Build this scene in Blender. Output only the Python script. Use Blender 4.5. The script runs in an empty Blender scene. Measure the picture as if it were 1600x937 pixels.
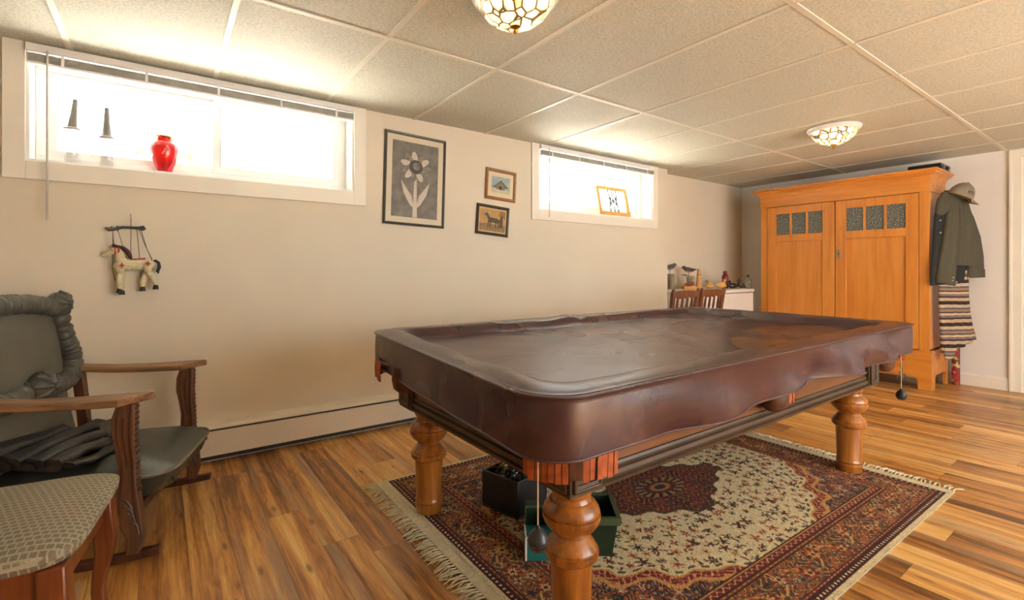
import bpy, math, random
import numpy as np
from mathutils import Matrix, Vector
random.seed(7)
rng = np.random.default_rng(7)
C = bpy.context.scene
col = C.collection
PI = math.pi

# ---------------------------------------------------------------- camera
YAW = 0.95350423; F_PX = 750.399; CX = 784.66; HZ = 423.0; EYE = 1.07
cam_d = bpy.data.cameras.new('camera'); cam = bpy.data.objects.new('camera', cam_d); col.objects.link(cam)
cam.location = (0, 0, EYE); cam.rotation_euler = (PI / 2, 0, YAW - PI / 2)
cam_d.sensor_fit = 'HORIZONTAL'; cam_d.sensor_width = 36; cam_d.lens = F_PX / 1600 * 36
cam_d.shift_x = (800 - CX) / 1600; cam_d.shift_y = -(468.5 - HZ) / 1600
cam_d.clip_start = 0.02
C.camera = cam

# ---------------------------------------------------------------- light and exposure
C.view_settings.view_transform = 'Standard'; C.view_settings.look = 'None'
C.view_settings.gamma = 1; C.view_settings.use_curve_mapping = False
C.view_settings.exposure = -0.62
W_SKY = 6.5         # overcast sky
W_BACK = 92.0       # fill light added behind the camera
W_LAMP = 18.0        # bulb of each ceiling lamp, W
world = bpy.data.worlds.new('world'); C.world = world; world.use_nodes = True
world.node_tree.nodes['Background'].inputs[0].default_value = (0.93, 0.97, 1.0, 1)
world.node_tree.nodes['Background'].inputs[1].default_value = W_SKY
C.cycles.max_bounces = 8; C.cycles.diffuse_bounces = 5; C.cycles.glossy_bounces = 4
C.cycles.transmission_bounces = 6; C.cycles.transparent_max_bounces = 8
C.cycles.sample_clamp_indirect = 40
C.cycles.use_denoising = True

# sun high to the side and behind the house: it lights the pale bounce ground outside, never the room directly
sd = bpy.data.lights.new('sun', 'SUN'); sd.energy = 400; sd.angle = .02; sd.color = (1.0, .98, .94)
so_ = bpy.data.objects.new('sun', sd); col.objects.link(so_); so_.location = (8, 0, 8)
so_.rotation_euler = Vector((-.55, .16, -.8)).to_track_quat('-Z', 'Y').to_euler()
def area(name, loc, rot, sx, sy, power, colr):
    d = bpy.data.lights.new(name, 'AREA'); d.shape = 'RECTANGLE'; d.size = sx; d.size_y = sy
    d.energy = power; d.color = colr
    o = bpy.data.objects.new(name, d); col.objects.link(o); o.location = loc; o.rotation_euler = rot
    return o
for px_ in (0.26, 3.37):   # portals: they emit nothing, they only guide sampling of the sky
    a_ = area('sky_portal', (px_, 3.37, 1.86), (-PI / 2, 0, 0), 1.6, 0.56, 1, (1, 1, 1)); a_.data.cycles.is_portal = True
# area fill added behind the camera, in an unseen opening (shining +Y)
area('added_fill_light', (3.1, -2.02, 1.25), (PI / 2, 0, 0), 3.2, 1.6, W_BACK, (0.98, 0.98, 0.95))

# ---------------------------------------------------------------- helpers
def s2l(v):
    v /= 255.0
    return v / 12.92 if v <= 0.04045 else ((v + 0.055) / 1.055) ** 2.4
def S(r, g, b): return (s2l(r), s2l(g), s2l(b), 1.0)

cF = Vector((math.cos(YAW), math.sin(YAW), 0)); cR = Vector((math.sin(YAW), -math.cos(YAW), 0))
def ray(u, v): return cF + cR * ((u - CX) / F_PX) + Vector((0, 0, 1)) * ((HZ - v) / F_PX)
def onY(u, v, Y):
    d = ray(u, v); return Vector((0, 0, EYE)) + d * (Y / d.y)
def onX(u, v, X):
    d = ray(u, v); return Vector((0, 0, EYE)) + d * (X / d.x)
def onV(u, v, A, B):   # on the upright plane through the floor points A and B
    n = Vector((B[1] - A[1], A[0] - B[0], 0)); d = ray(u, v)
    t = n.dot(Vector((A[0], A[1], 0))) / n.dot(d)
    return Vector((0, 0, EYE)) + d * t

class MB:
    def __init__(self): self.v = []; self.f = []; self.m = []
    def add(self, vs, fs, mi=0):
        o = len(self.v); self.v += [tuple(p) for p in vs]
        self.f += [tuple(i + o for i in f) for f in fs]; self.m += [mi] * len(fs); return self
    def box(self, x0, x1, y0, y1, z0, z1, mi=0):
        vs = [(x, y, z) for z in (z0, z1) for y in (y0, y1) for x in (x0, x1)]
        return self.add(vs, [(0, 2, 3, 1), (4, 5, 7, 6), (0, 1, 5, 4), (2, 6, 7, 3), (0, 4, 6, 2), (1, 3, 7, 5)], mi)
    def obox(self, c, ax, ay, az, mi=0):   # box from centre and three half-axis vectors
        c, ax, ay, az = map(Vector, (c, ax, ay, az))
        vs = [c + ax * i + ay * j + az * k for k in (-1, 1) for j in (-1, 1) for i in (-1, 1)]
        return self.add(vs, [(0, 2, 3, 1), (4, 5, 7, 6), (0, 1, 5, 4), (2, 6, 7, 3), (0, 4, 6, 2), (1, 3, 7, 5)], mi)
    def prism(self, poly, z0, z1, mi=0):
        n = len(poly); vs = [(x, y, z0) for x, y in poly] + [(x, y, z1) for x, y in poly]
        fs = [tuple(range(n - 1, -1, -1)), tuple(range(n, 2 * n))] + [(i, (i + 1) % n, (i + 1) % n + n, i + n) for i in range(n)]
        return self.add(vs, fs, mi)
    def lathe(self, prof, c=(0, 0, 0), seg=24, mi=0, sx=1, sy=1):
        vs = []; fs = []; n = len(prof)
        for r, z in prof:
            for k in range(seg):
                a = 2 * PI * k / seg; vs.append((c[0] + r * sx * math.cos(a), c[1] + r * sy * math.sin(a), c[2] + z))
        for i in range(n - 1):
            for k in range(seg):
                k2 = (k + 1) % seg; fs.append((i * seg + k, i * seg + k2, (i + 1) * seg + k2, (i + 1) * seg + k))
        fs.append(tuple(range(seg - 1, -1, -1))); fs.append(tuple((n - 1) * seg + k for k in range(seg)))
        return self.add(vs, fs, mi)
    def loft(self, rings, mi=0, caps=True, closed=True):
        n = len(rings[0]); vs = [p for r in rings for p in r]; fs = []
        for i in range(len(rings) - 1):
            for k in range(n if closed else n - 1):
                k2 = (k + 1) % n; fs.append((i * n + k, i * n + k2, (i + 1) * n + k2, (i + 1) * n + k))
        if caps and closed:
            fs.append(tuple(range(n - 1, -1, -1))); fs.append(tuple((len(rings) - 1) * n + k for k in range(n)))
        return self.add(vs, fs, mi)
    def tube(self, pts, r, seg=8, mi=0, flat=1.0, up=(0, 0, 1), rnd=False):
        # swept round section through pts; r number or list; flat scales the section along the 'up'-ish axis
        pts = [Vector(p) for p in pts]; n = len(pts); rs = r if isinstance(r, (list, tuple)) else [r] * n
        if rnd:
            a = (pts[0] - pts[1]).normalized(); b = (pts[-1] - pts[-2]).normalized()
            pts = [pts[0] + a * rs[0] * .95, pts[0] + a * rs[0] * .6] + pts + [pts[-1] + b * rs[-1] * .6, pts[-1] + b * rs[-1] * .95]
            rs = [rs[0] * .25, rs[0] * .78] + list(rs) + [rs[-1] * .78, rs[-1] * .25]; n = len(pts)
        rings = []; prev = None
        for i, p in enumerate(pts):
            t = (pts[min(i + 1, n - 1)] - pts[max(i - 1, 0)]).normalized()
            if prev is None:
                u = Vector(up); u = u - t * u.dot(t)
                if u.length < 1e-3: u = Vector((1, 0, 0)); u = u - t * u.dot(t)
            else: u = prev - t * prev.dot(t)
            u.normalize(); prev = u; w = t.cross(u)
            rings.append([p + (u * math.sin(2 * PI * k / seg) * flat + w * math.cos(2 * PI * k / seg)) * rs[i] for k in range(seg)])
        return self.loft(rings, mi)
    def ball(self, c, rx, ry=None, rz=None, seg=14, mi=0, rot=None):
        ry = ry or rx; rz = rz or rx; c = Vector(c); n = max(6, seg // 2); vs = []
        for i in range(n + 1):
            th = PI * (i + .02) / (n + .04)
            for k in range(seg):
                a = 2 * PI * k / seg; p = Vector((rx * math.sin(th) * math.cos(a), ry * math.sin(th) * math.sin(a), -rz * math.cos(th)))
                if rot: p = rot @ p
                vs.append(c + p)
        fs = [(i * seg + k, i * seg + (k + 1) % seg, (i + 1) * seg + (k + 1) % seg, (i + 1) * seg + k) for i in range(n) for k in range(seg)]
        fs += [tuple(range(seg - 1, -1, -1)), tuple(n * seg + k for k in range(seg))]
        return self.add(vs, fs, mi)
    def ringsweep(self, prof, hx, hy, c=(0, 0), mi=0, closed=True):
        # prof: (offset outward, z) swept round a rectangle of half sizes hx, hy with mitred corners
        n = len(prof); vs = []; fs = []
        for sx, sy in ((-1, -1), (1, -1), (1, 1), (-1, 1)):
            for o, z in prof: vs.append((c[0] + sx * (hx + o), c[1] + sy * (hy + o), z))
        for k in range(4):
            k2 = (k + 1) % 4
            for i in range(n if closed else n - 1):
                j = (i + 1) % n; fs.append((k * n + i, k2 * n + i, k2 * n + j, k * n + j))
        return self.add(vs, fs, mi)
    def xf(self, M):
        self.v = [tuple(M @ Vector(p)) for p in self.v]; return self
    def build(self, name, mat, parent=None, bevel=0, smooth=40, sub=0, origin=None, solid=0, bseg=2):
        me = bpy.data.meshes.new(name)
        vs = self.v if origin is None else [(x - origin[0], y - origin[1], z - origin[2]) for x, y, z in self.v]
        me.from_pydata(vs, [], self.f)
        mats = mat if isinstance(mat, (list, tuple)) else [mat]
        for m in mats: me.materials.append(m)
        me.polygons.foreach_set('material_index', self.m)
        import bmesh
        b = bmesh.new(); b.from_mesh(me); bmesh.ops.recalc_face_normals(b, faces=b.faces); b.to_mesh(me); b.free()
        if smooth:
            me.polygons.foreach_set('use_smooth', [True] * len(me.polygons)); me.set_sharp_from_angle(angle=math.radians(smooth))
        o = bpy.data.objects.new(name, me); col.objects.link(o)
        if origin is not None: o.location = origin
        if parent: o.parent = parent; o.location = (0, 0, 0) if origin is None or True else origin
        if solid: md = o.modifiers.new('s', 'SOLIDIFY'); md.thickness = solid; md.offset = 0
        if bevel:
            md = o.modifiers.new('b', 'BEVEL'); md.width = bevel; md.segments = bseg; md.limit_method = 'ANGLE'; md.angle_limit = math.radians(35)
            md.harden_normals = False
        if sub: md = o.modifiers.new('d', 'SUBSURF'); md.levels = sub; md.render_levels = sub
        return o

def thing(name, label, cat, loc=(0, 0, 0), rz=0, group=None):
    o = bpy.data.objects.new(name, None); col.objects.link(o); o.empty_display_size = .05
    o.location = loc; o.rotation_euler = (0, 0, rz); tag(o, label, cat, group); return o
def tag(o, label, cat, group=None, kind=None):
    o['label'] = label; o['category'] = cat
    if group: o['group'] = group
    if kind: o['kind'] = kind
    return o
def struct(o): o['kind'] = 'structure'; return o
def dup(o, parent=None):
    c = o.copy(); col.objects.link(c)
    if parent is not None: c.parent = parent
    for ch in o.children: dup(ch, c)
    return c

# ---------------------------------------------------------------- materials
class NT:
    def __init__(self, name):
        self.m = bpy.data.materials.new(name); self.m.use_nodes = True; self.t = self.m.node_tree
        self.b = self.t.nodes['Principled BSDF']
    def n(self, typ, **kw):
        x = self.t.nodes.new(typ)
        for k, v in kw.items():
            if k.startswith('i_'):
                key = k[2:]; key = int(key) if key.isdigit() else key.replace('_', ' ')
                if hasattr(v, 'is_output') or isinstance(v, bpy.types.NodeSocket): self.t.links.new(v, x.inputs[key])
                else: x.inputs[key].default_value = v
            else: setattr(x, k, v)
        return x
    def l(self, a, b): self.t.links.new(a, b)
    def coord(self, scale=(1, 1, 1), rot=(0, 0, 0)):
        tc = self.n('ShaderNodeTexCoord'); mp = self.n('ShaderNodeMapping')
        mp.inputs['Scale'].default_value = scale; mp.inputs['Rotation'].default_value = rot
        self.l(tc.outputs['Object'], mp.inputs['Vector']); return mp.outputs[0]
    def ramp(self, fac, stops, interp='LINEAR'):
        r = self.n('ShaderNodeValToRGB'); r.color_ramp.interpolation = interp; e = r.color_ramp.elements
        while len(e) < len(stops): e.new(0.5)
        for k, (p, c) in enumerate(stops): e[k].position = p; e[k].color = c
        self.l(fac, r.inputs[0]); return r.outputs[0]
    def noise(self, vec, scale, detail=3, rough=.5, dist=0):
        x = self.n('ShaderNodeTexNoise'); x.inputs['Scale'].default_value = scale; x.inputs['Detail'].default_value = detail
        x.inputs['Roughness'].default_value = rough; x.inputs['Distortion'].default_value = dist
        if vec is not None: self.l(vec, x.inputs['Vector'])
        return x.outputs[0]
    def mix(self, f, a, b, mode='MIX'):
        x = self.n('ShaderNodeMix', data_type='RGBA', blend_type=mode)
        for s, v in ((x.inputs[0], f), (x.inputs[6], a), (x.inputs[7], b)):
            if isinstance(v, bpy.types.NodeSocket): self.l(v, s)
            else: s.default_value = v
        return x.outputs[2]
    def math(self, op, a, b=None, c=None):
        x = self.n('ShaderNodeMath', operation=op)
        for i, v in enumerate((a, b, c)):
            if v is None: continue
            if isinstance(v, bpy.types.NodeSocket): self.l(v, x.inputs[i])
            else: x.inputs[i].default_value = v
        return x.outputs[0]
    def bump(self, h, strength=.3, dist=.01):
        x = self.n('ShaderNodeBump'); x.inputs['Strength'].default_value = strength; x.inputs['Distance'].default_value = dist
        self.l(h, x.inputs['Height']); self.l(x.outputs[0], self.b.inputs['Normal'])
    def out(self, colr=None, rough=None, **kw):
        if colr is not None:
            if isinstance(colr, bpy.types.NodeSocket): self.l(colr, self.b.inputs['Base Color'])
            else: self.b.inputs['Base Color'].default_value = colr
        if rough is not None:
            if isinstance(rough, bpy.types.NodeSocket): self.l(rough, self.b.inputs['Roughness'])
            else: self.b.inputs['Roughness'].default_value = rough
        for k, v in kw.items(): self.b.inputs[k.replace('_', ' ')].default_value = v
        return self.m

def plain(name, c, rough=.5, var=.12, scale=20, bump=0, bscale=60, **kw):
    t = NT(name); v = t.coord(); n = t.noise(v, scale, 3)
    dark = tuple(x * (1 - var) for x in c[:3]) + (1,); lite = tuple(min(1, x * (1 + var)) for x in c[:3]) + (1,)
    if bump: t.bump(t.noise(v, bscale, 4), bump, .005)
    return t.out(t.ramp(n, [(.3, dark), (.7, lite)]), rough, **kw)

def wood(name, c1, c2, c3, axis=2, scale=1.0, rough=.4, knots=True, coat=0):
    t = NT(name); sc = [14 * scale] * 3; sc[axis] = 1.1 * scale; v = t.coord(tuple(sc))
    a = t.noise(v, 1.2, 4, .6, .6); sc2 = [60 * scale] * 3; sc2[axis] = 3 * scale
    b = t.noise(t.coord(tuple(sc2)), 1.0, 2)
    m = t.math('ADD', t.math('MULTIPLY', a, .72), t.math('MULTIPLY', b, .28))
    c = t.ramp(m, [(.30, c3), (.47, c1), (.62, c2)])
    if knots:
        sk = [7.0 * scale] * 3; sk[axis] = 3.6 * scale
        vo = t.n('ShaderNodeTexVoronoi'); t.l(t.coord(tuple(sk)), vo.inputs['Vector']); vo.inputs['Scale'].default_value = 1
        k = t.ramp(vo.outputs['Distance'], [(.035, (1, 1, 1, 1)), (.09, (0, 0, 0, 1))])
        c = t.mix(t.math('MULTIPLY', k, .6), c, c3)
    t.bump(b, .08, .002)
    return t.out(c, rough, Coat_Weight=coat, Coat_Roughness=.15)

M = {}
M['wall'] = plain('wall_paint', S(222, 213, 194), .75, .02, 3, .06, 180)
M['wall_white'] = plain('white_wall_paint', S(232, 230, 226), .7, .02, 3, .05, 180)
M['trim'] = plain('trim_paint', S(236, 232, 220), .45, .02, 6)
M['vinyl'] = plain('white_vinyl', S(240, 241, 240), .35, .01, 6)
M['heater'] = plain('heater_enamel', S(226, 218, 200), .4, .02, 6)
M['heater_dark'] = plain('heater_shadow_gap', S(52, 48, 40), .6)
M['black'] = plain('black_plastic', S(26, 26, 27), .35)
M['black_wood'] = plain('black_painted_wood', S(34, 35, 38), .4, .2, 12)
M['steel'] = plain('brushed_steel', S(150, 148, 140), .35, .1, 30, Metallic=1.0)
M['brass'] = plain('brass', S(200, 150, 70), .3, .1, 30, Metallic=1.0)
M['white'] = plain('white_enamel', S(226, 222, 214), .4, .02)

def ceiling_mat():
    t = NT('ceiling_tile'); v = t.coord()
    n = t.noise(v, 190, 4, .65); n2 = t.noise(v, 80, 3)
    h = t.math('ADD', t.math('MULTIPLY', n, .7), t.math('MULTIPLY', n2, .3))
    t.bump(h, .5, .004)
    return t.out(t.ramp(h, [(.40, S(180, 180, 166)), (.56, S(212, 212, 198))]), .7)
M['tile'] = ceiling_mat()
M['grid'] = plain('ceiling_grid_metal', S(218, 214, 198), .4, .02)

def floor_mat():
    t = NT('floor_planks'); tc = t.n('ShaderNodeTexCoord'); sp = t.n('ShaderNodeSeparateXYZ'); t.l(tc.outputs['Object'], sp.inputs[0])
    x, y = sp.outputs[0], sp.outputs[1]
    PW, PL = .144, 1.22
    cx = t.math('DIVIDE', t.math('ADD', x, 5 - .638 + .02), PW); ix = t.math('FLOOR', cx)
    wn = t.n('ShaderNodeTexWhiteNoise', noise_dimensions='1D'); t.l(ix, wn.inputs['W'])
    cy = t.math('DIVIDE', t.math('ADD', y, t.math('MULTIPLY', wn.outputs['Value'], PL)), PL); iy = t.math('FLOOR', cy)
    cb = t.n('ShaderNodeCombineXYZ'); t.l(ix, cb.inputs[0]); t.l(iy, cb.inputs[1])
    wp = t.n('ShaderNodeTexWhiteNoise', noise_dimensions='2D'); t.l(cb.outputs[0], wp.inputs['Vector'])
    pid = wp.outputs['Value']
    # strips inside one plank
    off = t.math('MULTIPLY', pid, 37.0)
    def sn(sx, sy, detail, dist=0.0, k=1.0):
        c = t.n('ShaderNodeCombineXYZ'); t.l(t.math('MULTIPLY', x, sx), c.inputs[0]); t.l(t.math('MULTIPLY', y, sy), c.inputs[1])
        t.l(t.math('MULTIPLY', off, k), c.inputs[2]); return t.noise(c.outputs[0], 1.0, detail, .55, dist)
    broad = sn(20, .8, 2, .35); grain = sn(130, 5, 3, .5, 1.7); swirl = sn(34, 4.5, 3, 1.6, 2.3)
    f = t.math('ADD', t.math('MULTIPLY', broad, 1.05), t.math('MULTIPLY', grain, .44))
    f = t.math('ADD', f, t.math('MULTIPLY', swirl, .40))
    f = t.math('ADD', f, t.math('MULTIPLY', t.math('SUBTRACT', pid, .5), .34))
    f = t.math('SUBTRACT', f, .42)
    c = t.ramp(f, [(.22, S(108, 70, 36)), (.36, S(152, 100, 50)), (.48, S(184, 126, 62)), (.60, S(204, 150, 80)), (.74, S(222, 174, 102)), (.88, S(230, 196, 136))])
    g2 = t.ramp(sn(16, .7, 1, .2, 3.1), [(.55, (0, 0, 0, 1)), (.66, (1, 1, 1, 1))])
    c = t.mix(t.math('MULTIPLY', g2, .55), c, S(164, 136, 104))
    # knots and dark flecks
    ck = t.n('ShaderNodeCombineXYZ'); t.l(t.math('MULTIPLY', x, 13.0), ck.inputs[0]); t.l(t.math('MULTIPLY', y, 3.6), ck.inputs[1]); t.l(off, ck.inputs[2])
    vo = t.n('ShaderNodeTexVoronoi'); t.l(ck.outputs[0], vo.inputs['Vector']); vo.inputs['Scale'].default_value = 1
    kn = t.ramp(vo.outputs['Distance'], [(.05, (1, 1, 1, 1)), (.16, (0, 0, 0, 1))])
    c = t.mix(t.math('MULTIPLY', kn, .65), c, S(74, 42, 22))
    # joints
    fx = t.math('FRACT', cx); fy = t.math('FRACT', cy)
    ex = t.math('MINIMUM', fx, t.math('SUBTRACT', 1.0, fx)); ey = t.math('MULTIPLY', t.math('MINIMUM', fy, t.math('SUBTRACT', 1.0, fy)), PL / PW)
    e = t.math('MINIMUM', ex, ey); j = t.ramp(e, [(.004, (1, 1, 1, 1)), (.012, (0, 0, 0, 1))])
    c = t.mix(t.math('MULTIPLY', j, .55), c, S(70, 42, 24))
    hh = t.math('SUBTRACT', t.math('MULTIPLY', grain, .15), t.math('MULTIPLY', j, .5)); t.bump(hh, .15, .003)
    return t.out(c, t.math('ADD', t.math('MULTIPLY', grain, .12), .27))
M['floor'] = floor_mat()

M['pine'] = wood('golden_pine', S(208, 134, 52), S(216, 146, 62), S(192, 116, 42), 2, .8, .38)
M['pine_h'] = wood('golden_pine_across', S(204, 130, 50), S(214, 142, 60), S(184, 110, 40), 1, .8, .38)
M['oak'] = wood('honey_oak', S(150, 90, 30), S(176, 112, 44), S(106, 58, 18), 2, 1.4, .28, False, .5)
M['rail_x'] = wood('table_rail_along', S(98, 58, 26), S(118, 72, 32), S(68, 40, 18), 0, 1.2, .35, False, .3)
M['mould'] = plain('dark_moulding', S(72, 54, 36), .42, .25, 9)
M['walnut'] = wood('carved_brown_wood', S(98, 66, 44), S(120, 84, 56), S(62, 40, 26), 2, 1.6, .5, False)
M['armwood'] = wood('arm_wood', S(128, 94, 64), S(160, 124, 88), S(84, 58, 40), 0, 1.6, .45, False)
M['darkwood'] = wood('dark_red_wood', S(74, 42, 26), S(92, 54, 34), S(46, 26, 16), 2, 1.6, .4, False)
M['dining'] = wood('chestnut_wood', S(108, 62, 36), S(126, 76, 46), S(70, 38, 22), 2, 1.6, .4, False)
M['cherry'] = wood('reddish_brown_wood', S(108, 54, 24), S(128, 68, 32), S(76, 36, 16), 2, 1.4, .35, False, .3)

def cover_mat():
    t = NT('maroon_vinyl'); v = t.coord(); n = t.noise(v, 5, 5, .6, .5); n2 = t.noise(v, 240, 2); n3 = t.noise(v, 1.6, 3, .5, 1.0)
    c = t.ramp(n, [(.35, S(56, 31, 39)), (.55, S(68, 41, 47)), (.75, S(90, 64, 62))])
    t.bump(t.math('ADD', t.math('MULTIPLY', n2, .15), t.math('MULTIPLY', t.noise(v, 9, 3, .4, .15), 1.0)), .085, .010)
    return t.out(c, t.math('ADD', t.math('MULTIPLY', n3, .22), .17), Specular_IOR_Level=.65)
M['cover'] = cover_mat()
M['orange_leather'] = plain('orange_brown_leather', S(168, 82, 38), .5, .35, 40)
M['brown_leather'] = plain('dark_brown_leather', S(88, 50, 30), .5, .4, 30)
M['vinyl_green'] = plain('worn_green_leather', S(58, 60, 54), .32, .2, 5, .25, 120)
M['grey_leather'] = plain('grey_green_fabric', S(90, 88, 76), .6, .10, 8, .2, 200)
M['ruffle'] = plain('ruched_leather', S(82, 81, 72), .42, .2, 18, .3, 60)
M['black_leather'] = plain('black_leather', S(27, 28, 30), .36, .25, 16, .3, 80)
def seatfab():
    t = NT('basketweave_fabric'); tc = t.n('ShaderNodeTexCoord'); mp = t.n('ShaderNodeMapping'); t.l(tc.outputs['Object'], mp.inputs[0])
    mp.inputs['Scale'].default_value = (64, 46, 1); br = t.n('ShaderNodeTexBrick'); t.l(mp.outputs[0], br.inputs[0])
    br.offset = .5; br.inputs['Color1'].default_value = S(104, 98, 80); br.inputs['Color2'].default_value = S(114, 106, 88); br.inputs['Mortar'].default_value = S(166, 160, 138)
    br.inputs['Scale'].default_value = 1; br.inputs['Mortar Size'].default_value = .16; br.inputs['Mortar Smooth'].default_value = .6
    br.inputs['Brick Width'].default_value = 1.0; br.inputs['Row Height'].default_value = .8
    n = t.noise(t.coord(), 300, 2); t.bump(t.math('ADD', t.math('MULTIPLY', br.outputs['Fac'], .6), t.math('MULTIPLY', n, .4)), .5, .002)
    return t.out(t.mix(.3, br.outputs[0], t.ramp(n, [(.3, S(110, 100, 80)), (.7, S(176, 166, 138))])), .85)
M['seatfab'] = seatfab()
M['coat'] = plain('dark_olive_wool', S(80, 76, 62), .95, .18, 160, .4, 300)
M['coat_lining'] = plain('black_lining', S(34, 34, 30), .8)
M['cap'] = plain('grey_cap_cloth', S(136, 124, 106), .9, .10, 30, .2, 300)
def stripes():
    t = NT('striped_knit'); tc = t.n('ShaderNodeTexCoord'); sp = t.n('ShaderNodeSeparateXYZ'); t.l(tc.outputs['Object'], sp.inputs[0])
    z = t.math('MULTIPLY', sp.outputs[2], 1 / .19)
    z = t.math('ADD', z, t.math('MULTIPLY', t.noise(t.coord(), 4, 1), .08))
    f = t.math('FRACT', t.math('ADD', z, 20))
    c = t.ramp(f, [(0, S(60, 42, 40)), (.09, S(184, 160, 132)), (.24, S(54, 38, 38)), (.31, S(120, 104, 106)), (.42, S(196, 172, 140)), (.52, S(70, 50, 46)), (.58, S(146, 122, 100)), (.70, S(92, 84, 96)), (.78, S(190, 168, 140)), (.92, S(52, 36, 36))], 'CONSTANT')
    t.bump(t.noise(t.coord(), 300, 2), .4, .003)
    return t.out(c, .95)
M['stripes'] = stripes()
def glass(name, tint=(1, 1, 1, 1), rough=0.0):
    t = NT(name); return t.out(tint, rough, Transmission_Weight=1.0, IOR=1.45)
def pane_mat():
    m = bpy.data.materials.new('window_glass'); m.use_nodes = True; t = m.node_tree; t.nodes.clear()
    o = t.nodes.new('ShaderNodeOutputMaterial'); mx = t.nodes.new('ShaderNodeMixShader'); a = t.nodes.new('ShaderNodeBsdfTransparent'); b = t.nodes.new('ShaderNodeBsdfGlossy')
    b.inputs['Roughness'].default_value = .02; mx.inputs[0].default_value = .06
    t.links.new(a.outputs[0], mx.inputs[1]); t.links.new(b.outputs[0], mx.inputs[2]); t.links.new(mx.outputs[0], o.inputs[0]); return m
M['pane'] = pane_mat()
M['clear_glass'] = glass('clear_glass', S(238, 242, 240), .03)
M['red_glass'] = plain('red_glass', S(225, 20, 28), .1, .05, 8, Transmission_Weight=.55, Coat_Weight=.6)
def ribbed():
    t = NT('pebbled_glass'); v = t.coord(); n = t.noise(v, 90, 3, .7)
    t.bump(n, .9, .01)
    return t.out(t.ramp(n, [(.38, S(70, 76, 74)), (.52, S(112, 118, 112)), (.68, S(176, 180, 168))]), .2)
M['pebble'] = ribbed()

# ================================================================ THE ROOM
YW = 3.155; XB = 6.17; H = 2.15; XL = -2.2; YB = -2.15; YA = 3.30; XJ = 4.40
# floor
fl = MB(); fl.box(XL - .1, XB + 1.2, YB - .1, YA + .15, -.05, 0); struct(fl.build('floor', M['floor'], smooth=0))
# ceiling with its metal grid (tiles 2 ft x 4 ft)
ce = MB(); ce.box(XL - .1, XB + 1.2, YB - .1, YA + .2, H, H + .05)
ceil = struct(ce.build('ceiling', M['tile'], smooth=0))
g = MB(); X0 = .85544; Y0 = 2.1191
for k in range(-5, 9):
    x = X0 + .6096 * k
    if XL < x < XB: g.box(x - .012, x + .012, YB, YA + .12, H - .004, H + .001)
for k in range(-1, 4):
    y = Y0 - 1.2192 * k
    if YB < y < YW: g.box(XL, XB, y - .012, y + .012, H - .0045, H + .001)
go = g.build('ceiling_grid', M['grid'], ceil, smooth=0, bevel=.0008)
# window wall with two openings
WZ0, WZ1 = 1.592, 2.128
W1 = (-.522, 1.036); W2 = (2.615, 4.14)
TH = .20
w = MB()
w.box(XL, XJ, YW, YW + TH, 0, WZ0); w.box(XL, XJ, YW, YW + TH, WZ1, H)
for a, b in ((XL, W1[0]), (W1[1], W2[0]), (W2[1], XJ)): w.box(a, b, YW, YW + TH, WZ0, WZ1)
struct(w.build('wall_left', M['wall'], smooth=0))
w = MB(); w.box(XJ, XB + .1, YA, YA + .1, 0, H); struct(w.build('wall_alcove', M['wall'], smooth=0))
# far wall with a doorway at its right
DY1 = .80; DY0 = -.02
w = MB(); w.box(XB, XB + .1, DY1, YA + .1, 0, H); w.box(XB, XB + .1, YB, DY0, 0, H); w.box(XB, XB + .1, DY0, DY1, 2.06, H)
struct(w.build('wall_back', M['wall_white'], smooth=0))
w = MB(); w.box(XB + 1.1, XB + 1.2, YB, YA, 0, H); struct(w.build('wall_hallway', M['wall_white'], smooth=0))
w = MB(); w.box(XL - .1, XL, YB, YW + TH, 0, H); struct(w.build('wall_side', M['wall'], smooth=0))
w = MB(); w.box(XL, 1.4, YB - .1, YB, 0, H); w.box(4.8, XB + 1.2, YB - .1, YB, 0, H); w.box(1.4, 4.8, YB - .1, YB, 0, .4); w.box(1.4, 4.8, YB - .1, YB, 2.06, H)  # unseen wall, its opening added to let the fill light in
struct(w.build('wall_front', M['wall'], smooth=0))
# door casing, jamb and baseboard
w = MB(); w.box(XB - .018, XB, DY1 - .005, DY1 + .075, 0, 2.14); w.box(XB - .018, XB, DY0 - .07, DY0 + .005, 0, 2.14); w.box(XB - .018, XB, DY0, DY1, 2.065, 2.14)
w.box(XB - .026, XB - .016, DY1 + .055, DY1 + .075, 0, 2.14)
struct(w.build('trim_1', M['trim'], smooth=0, bevel=.003))
w = MB(); w.box(XB - .005, XB + .105, DY1 - .02, DY1, 0, 2.06); w.box(XB - .005, XB + .105, DY0, DY0 + .02, 0, 2.06); w.box(XB - .005, XB + .105, DY0 + .02, DY1 - .02, 2.04, 2.06)
dj = struct(w.build('door_1', M['trim'], smooth=0, bevel=.002))
w = MB(); w.box(XB - .002, XB + .03, DY1 - .0215, DY1 - .0195, .87, .94); w.build('strike_plate', M['steel'], dj)
w = MB(); w.box(XB - .014, XB, DY1 + .075, 2.9, 0, .10); w.box(XB - .008, XB, DY1 + .075, 2.9, .10, .112)
struct(w.build('baseboard_back', M['trim'], smooth=0, bevel=.002))
w = MB(); w.box(XB - .02, XB, 2.93, 2.96, 2.0, H); struct(w.build('trim_2', M['wall_white'], smooth=0))

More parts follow.
